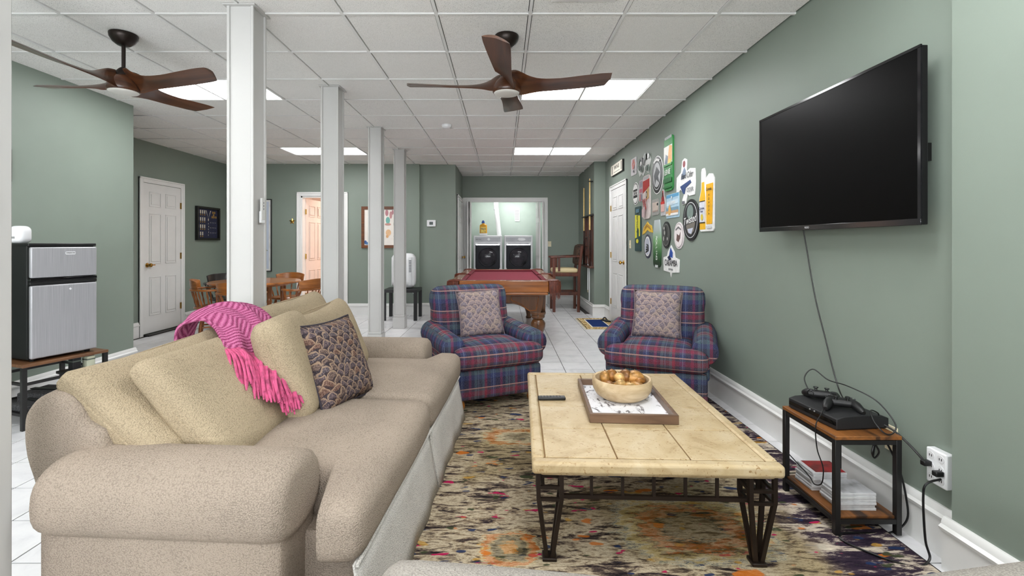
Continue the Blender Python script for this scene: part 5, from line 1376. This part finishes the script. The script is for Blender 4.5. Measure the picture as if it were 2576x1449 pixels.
# large black and white oval
s = Sign('metal_sign', 'large black and white oval sign', 5.765, 2.185, ell(.42, .47, 36), WHT)
s.add('ring', ell(.395, .445, 32), KBL).add('ring', ell(.34, .37, 32), SILV).add('ring', ell(.31, .34, 32), KBL).add('field', ell(.27, .30, 32), P_(196, 198, 200))
s.add('emblem', [(-.10, .0), (.0, .10), (.12, .02), (.05, -.02), (.10, -.11), (-.02, -.05), (-.06, -.12)], P_(90, 92, 96)); s.add('highlight', [(-.12, .17), (.0, .205), (.12, .17), (.09, .15), (0, .175), (-.09, .15)], WHT)
# tall green can
s = Sign('metal_sign', 'tall green can-shaped sign, highest on the wall', 5.35, 2.255, rrect(.27, .62, .05), P_(50, 134, 66), .02)
s.add('top_rim', rrect(.22, .03, .012, 3, 0, .295), SILV); s.add('band', rect(.262, .20, 0, .10), P_(232, 232, 224)); s.add('hops', [(.0, .0), (.12, .02), (.13, .18), (.05, .20), (.02, .12)], P_(220, 150, 36)); s.add('bird', [(-.10, .01), (-.02, .0), (.0, .08), (-.06, .11)], P_(96, 118, 140)); s.add('leaf', [(.0, -.02), (.10, -.03), (.12, .03), (.04, .05)], P_(210, 190, 60)); s.add('band', rect(.262, .02, 0, -.015), P_(60, 150, 76))
s.txt('LEINIE', .085, 0, -.10, WHT, 0, .8); s.add('band', rect(.262, .05, 0, -.19), P_(30, 100, 50)); s.add('base_band', rect(.262, .02, 0, -.27), P_(34, 110, 54))
# figure sign with script
s = Sign('metal_sign', 'white cut-out sign with a red-headed bird and cursive lettering', 4.88, 2.0, [(-.25, -.02), (-.24, .06), (-.12, .10), (-.08, .22), (-.02, .235), (.04, .21), (.03, .09), (.12, .11), (.25, .09), (.26, -.05), (.24, -.17), (.10, -.17), (.06, -.15), (.02, -.24), (-.08, -.25), (-.08, -.19), (-.03, -.13), (-.14, -.08), (-.20, -.12), (-.25, -.11)], WHT)
s.add('head', ell(.07, .07, 14, -.03, .175), P_(128, 36, 44)); s.add('body_print', [(-.10, .06), (-.02, .14), (.02, .10), (.0, .03), (-.10, .02)], P_(120, 136, 160)); s.add('wing', [(-.13, -.05), (.14, -.01), (.16, -.04), (.02, -.08), (-.01, -.14), (-.05, -.13)], P_(40, 66, 118)); s.add('foot', rect(.07, .03, -.04, -.225), P_(110, 110, 116))
s.txt('Hard Cider', .085, .055, .045, KBL, 0, .8, .3); s.txt('CIDER', .06, .14, -.11, P_(120, 122, 128))
# bottle and glass
s = Sign('metal_sign', 'tall yellow beer bottle and glass cut-out sign', 4.365, 1.755, [(-.15, -.27), (-.13, -.295), (.13, -.295), (.155, -.27), (.16, .18), (.12, .225), (.05, .235), (-.02, .20), (-.03, .27), (-.05, .30), (-.10, .30), (-.115, .27), (-.12, .10), (-.16, .02)], WHT, .012)
YEL = P_(238, 184, 34)
s.add('bottle_body', [(-.145, -.275), (-.02, -.275), (-.02, .02), (-.04, .10), (-.045, .17), (-.10, .17), (-.105, .10), (-.145, .02)], YEL)
s.add('glass_body', [(.005, -.23), (.125, -.23), (.145, .14), (-.0, .14)], P_(236, 176, 26)); s.add('bottle_label', rect(.122, .20, -.083, -.11), P_(214, 216, 226)); s.add('label_edge', rect(.122, .008, -.083, -.01), KBL); s.add('label_edge', rect(.122, .008, -.083, -.21), KBL); s.add('crest', ell(.05, .06, 12, -.08, -.16), P_(214, 190, 60))
s.txt('Corona', .036, -.083, -.075, P_(40, 50, 96)); s.txt('Extra', .028, -.083, -.105, P_(60, 70, 120)); s.txt('Corona', .042, .07, .09, KBL, 0, .85)
for k, ch in enumerate('CORONA'): s.txt(ch, .034, .072, .035 - k * .034, P_(96, 66, 20), PI / 2)
s.add('glass_base', rect(.11, .022, .068, -.255), P_(206, 208, 210))
# oval with letters
s = Sign('metal_sign', 'narrow black and white oval sign nearest the door', 6.70, 2.055, ell(.31, .32, 30), WHT); s.add('ring', ell(.285, .295, 28), KBL).add('field', ell(.26, .27, 28), WHT); s.add('band', rect(.20, .12, 0, 0), KBL); s.txt('ROCK', .085, 0, 0, WHT)
# pinkish sign
s = Sign('metal_sign', 'faded pink and grey sign beside the red can', 6.45, 2.065, rrect(.17, .29, .03), P_(180, 172, 178)); s.add('stripe', rect(.14, .05, 0, .0), P_(190, 110, 126)); s.add('stripe', rect(.10, .08, .01, .09), P_(150, 146, 156)); s.add('stripe', rect(.05, .09, -.02, -.09), P_(196, 120, 120)); s.add('stripe', rect(.04, .08, .04, -.09), P_(140, 136, 150))
# red and white can
s = Sign('metal_sign', 'red and white can-shaped sign', 6.18, 1.955, rrect(.30, .57, .06), P_(220, 208, 204), .016); s.add('top_rim', rrect(.22, .04, .015, 3, 0, .255), SILV); s.add('red_field', [(-.14, .06), (.14, .13), (.14, .23), (-.14, .22)], P_(178, 34, 24)); s.add('gold_mark', [(.0, -.04), (.12, -.02), (.12, .12), (.03, .09)], P_(206, 170, 110)); s.add('emblem', ell(.07, .09, 14, .03, .03), KBL).add('emblem', ell(.045, .06, 12, .03, .03), P_(200, 190, 170))
for k in range(9): s.add('splash', ell(.035, .05, 8, -.11 + .022 * k, -.04 - .035 * ((k * 5) % 4)), P_(160, 40, 36)); 
s.add('shade', [(-.12, -.26), (.0, -.26), (.02, -.12), (-.12, -.16)], P_(206, 178, 180))
# grey square
s = Sign('metal_sign', 'small grey-beige square sign', 5.84, 1.797, rrect(.27, .20, .03), P_(158, 156, 152)); s.add('field', rect(.21, .10, 0, .01), P_(204, 188, 176)); s.add('mark', ell(.05, .035, 10, .09, .03), KBL); s.add('stripe', rect(.21, .012, 0, -.05), P_(186, 160, 150))
# red bottle
s = Sign('metal_sign', 'small red bottle-shaped sign', 5.55, 1.83, bottle(.15, .31, .34), P_(190, 188, 190), .012); s.add('bottle_body', [(-.06, -.02), (.06, -.02), (.045, .05), (.022, .09), (.018, .14), (-.018, .14), (-.022, .09), (-.045, .05)], P_(150, 22, 20)); s.add('dark_neck', rect(.03, .05, 0, .09), P_(70, 14, 16)); s.add('label', rect(.11, .09, 0, -.065), P_(224, 178, 170)); s.add('stripe', rect(.12, .03, 0, -.005), P_(206, 40, 34))
# beach poster
s = Sign('metal_sign', 'square light blue beach scene sign', 5.25, 1.768, rrect(.39, .27, .012), P_(176, 206, 224)); s.add('sky_band', rect(.38, .035, 0, .112), P_(92, 160, 200)); s.add('cloud', [(-.18, .0), (.18, .02), (.18, .07), (-.18, .05)], P_(206, 226, 238)); s.add('sea', rect(.38, .035, 0, -.035), P_(120, 156, 176)); s.add('sand', rect(.38, .03, 0, -.068), P_(206, 160, 116)); s.add('foam', rect(.38, .025, 0, -.095), WHT); s.add('parrot', [(-.10, -.10), (-.04, -.10), (-.02, -.05), (-.06, .02), (-.10, -.02)], P_(224, 176, 96)); s.add('pin', ell(.03, .03, 12, 0, .095), WHT)
s.txt('Corona', .05, .04, .04, WHT)
# yellow-green tall tap
s = Sign('metal_sign', 'tall narrow yellow and dark green sign', 6.57, 1.55, rrect(.27, .62, .02), P_(36, 66, 66), .018); s.add('yellow_field', [(-.12, -.13), (.12, -.10), (.12, .18), (-.12, .20)], P_(222, 216, 50)); s.add('bottle_mark', [(-.02, -.16), (.07, -.16), (.07, -.02), (.03, .02), (-.02, -.02)], P_(28, 70, 56)); s.add('yellow_mark', ell(.12, .06, 14, 0, -.17), P_(216, 206, 40)); s.add('cap_mark', rect(.16, .05, .02, .25), P_(76, 120, 140))
s.txt('LEMON', .085, .0, .09, P_(60, 76, 40), PI / 2)
# yellow crown
s = Sign('metal_sign', 'yellow crown-shaped sign above a dark oval', 6.16, 1.545, [(-.22, -.08), (-.16, .02), (-.08, .05), (0, .09), (.08, .05), (.17, .03), (.22, -.06), (.10, -.05), (0, -.02), (-.10, -.06)], P_(232, 190, 50)); s.add('band', [(-.15, -.02), (0, .04), (.15, -.01), (.15, -.025), (0, .022), (-.15, -.035)], P_(170, 120, 30)); s.add('band', [(-.12, .012), (0, .06), (.12, .015), (.12, .005), (0, .048), (-.12, 0)], P_(180, 130, 34))
# blue-grey oval
s = Sign('metal_sign', 'dark blue-grey oval sign with white stripes, below the crown', 6.15, 1.31, ell(.30, .315, 30), P_(58, 60, 78)); s.add('ring', ell(.24, .26, 28), WHT).add('field', ell(.20, .22, 28), P_(190, 194, 208))
for k in range(4): s.add('stripe', [(-.07 + .02 * k, -.05 + .035 * k - .04), (.06, .0 + .02 * k - .06), (.06, .02 + .02 * k - .06), (-.07 + .02 * k, -.03 + .035 * k - .04)], KBL)
# green bottle
def mkgb():
    n = NT('green bottle print').set(.35); o = n.obj(); X, Y, Z = n.sep(o)
    n.base(n.ramp(n.math('ADD', n.math('MULTIPLY', Z, 1.7), .5), [(.10, C(24, 52, 30)), (.30, C(50, 100, 52)), (.58, C(120, 168, 112)), (.78, C(176, 190, 186)), (1, C(196, 204, 208))])); return n.m
s = Sign('metal_sign', 'frosted green bottle-shaped sign, lowest tall one', 5.76, 1.345, [(-.13, -.25), (-.09, -.285), (.09, -.285), (.13, -.25), (.14, .10), (.10, .24), (.085, .29), (-.085, .29), (-.10, .24), (-.14, .10)], mkgb(), .018)
for k, ch in enumerate('ROLLING'): s.txt(ch, .072, .0, .075 - k * .042, WHT, PI / 2)
s.add('base_cap', rect(.10, .03, 0, -.275), P_(206, 210, 210))
# dark oval
s = Sign('metal_sign', 'dark oval sign with silver relief', 5.445, 1.447, ell(.275, .31, 30), KBL, .012); s.add('field', ell(.23, .26, 28), P_(108, 108, 104)); s.add('ring', ell(.20, .23, 26), P_(60, 60, 58))
rr = random.Random(8)
for k in range(8): s.add('relief', ell(.03 + .04 * rr.random(), .03 + .03 * rr.random(), 8, rr.uniform(-.06, .06), rr.uniform(-.08, .08)), P_(170, 170, 164) if k % 2 else P_(90, 90, 88))
# white oval
s = Sign('metal_sign', 'white oval sign with a small brown emblem', 5.055, 1.432, ell(.28, .29, 32), P_(228, 222, 222), .010); s.add('ring', ell(.25, .26, 30), P_(150, 140, 142)).add('field', ell(.235, .245, 30), P_(236, 228, 228)); s.add('emblem', [(-.06, -.05), (-.04, .02), (.02, .0), (.06, .04), (.05, -.03), (.0, -.07)], P_(110, 84, 80)); s.add('arc_text', [(-.08, .07), (0, .10), (.08, .07), (.075, .055), (0, .082), (-.075, .055)], P_(120, 116, 118))
# big black oval
s = Sign('metal_sign', 'big black oval sign with slanted white lettering', 4.73, 1.583, ell(.405, .42, 40), KBL, .014); s.add('ring', ell(.34, .36, 36), P_(206, 208, 210)).add('field', ell(.325, .345, 36), P_(40, 40, 44)); s.add('window', ell(.16, .15, 24, .0, .08), P_(120, 136, 130)); s.add('lemons', [(-.10, -.05), (.13, -.02), (.10, -.11), (.02, -.15), (-.06, -.12)], P_(118, 112, 104)); s.add('ice', [(-.06, -.09), (.08, -.08), (.04, -.14), (-.03, -.13)], P_(196, 200, 216))
s.txt('Twisted', .105, 0, -.0, WHT, -.12, .95, .25)
# caramba
s = Sign('metal_sign', 'white cut-out sign with blue bottle reading Caramba', 5.295, 1.155, [(-.24, -.125), (-.03, -.135), (.0, -.19), (.03, -.135), (.24, -.12), (.25, .02), (.12, .04), (.10, .10), (.0, .175), (-.10, .10), (-.13, .05), (-.25, .03)], WHT)
s.add('blue_mark', [(-.06, .05), (.05, .03), (.06, .09), (-.01, .15)], P_(36, 76, 160)); s.add('dark_mark', [(-.11, .035), (-.04, .06), (.02, .015), (-.05, -.0)], P_(28, 36, 76))
s.txt('CARAMBA', .10, 0, -.03, P_(40, 40, 48), 0, .85); s.txt('cerveza', .045, 0, -.095, P_(120, 120, 124))
# sign over the door
ds = thing('door_sign', 'off-white painted board sign above the white door', 'sign', (1.90, 7.735, 2.58), -PI / 2)
MB().prism([(-.38, -.06), (-.36, -.09), (.38, -.09), (.38, .09), (-.36, .09), (-.38, .06)], -.03, 0, 'xz').build('board', BLACK, ds)
MB().prism([(-.375, -.055), (-.355, -.085), (.37, -.085), (.37, .085), (-.355, .085), (-.375, .055)], -.034, -.030, 'xz').build('painted_face', mat('aged cream', C(232, 226, 212), .6, var=.08), ds)
for (x, nm) in ((-.27, 'figure_mark'), (.32, 'end_stripe')): MB().prism(rect(.03, .13, x, 0), -.0355, -.034, 'xz').build(nm, mat('faded black', C(60, 58, 54), .7), ds)
o = mk('lettering', text_mesh('VINTAGE', .085, .0006, .95), mat('faded black', C(60, 58, 54), .7), ds); o.location = (.03, -.0348, .02)
MB().prism(rect(.40, .012, .03, -.05), -.0352, -.034, 'xz').build('underline', mat('faded grey', C(150, 146, 138), .7), ds)
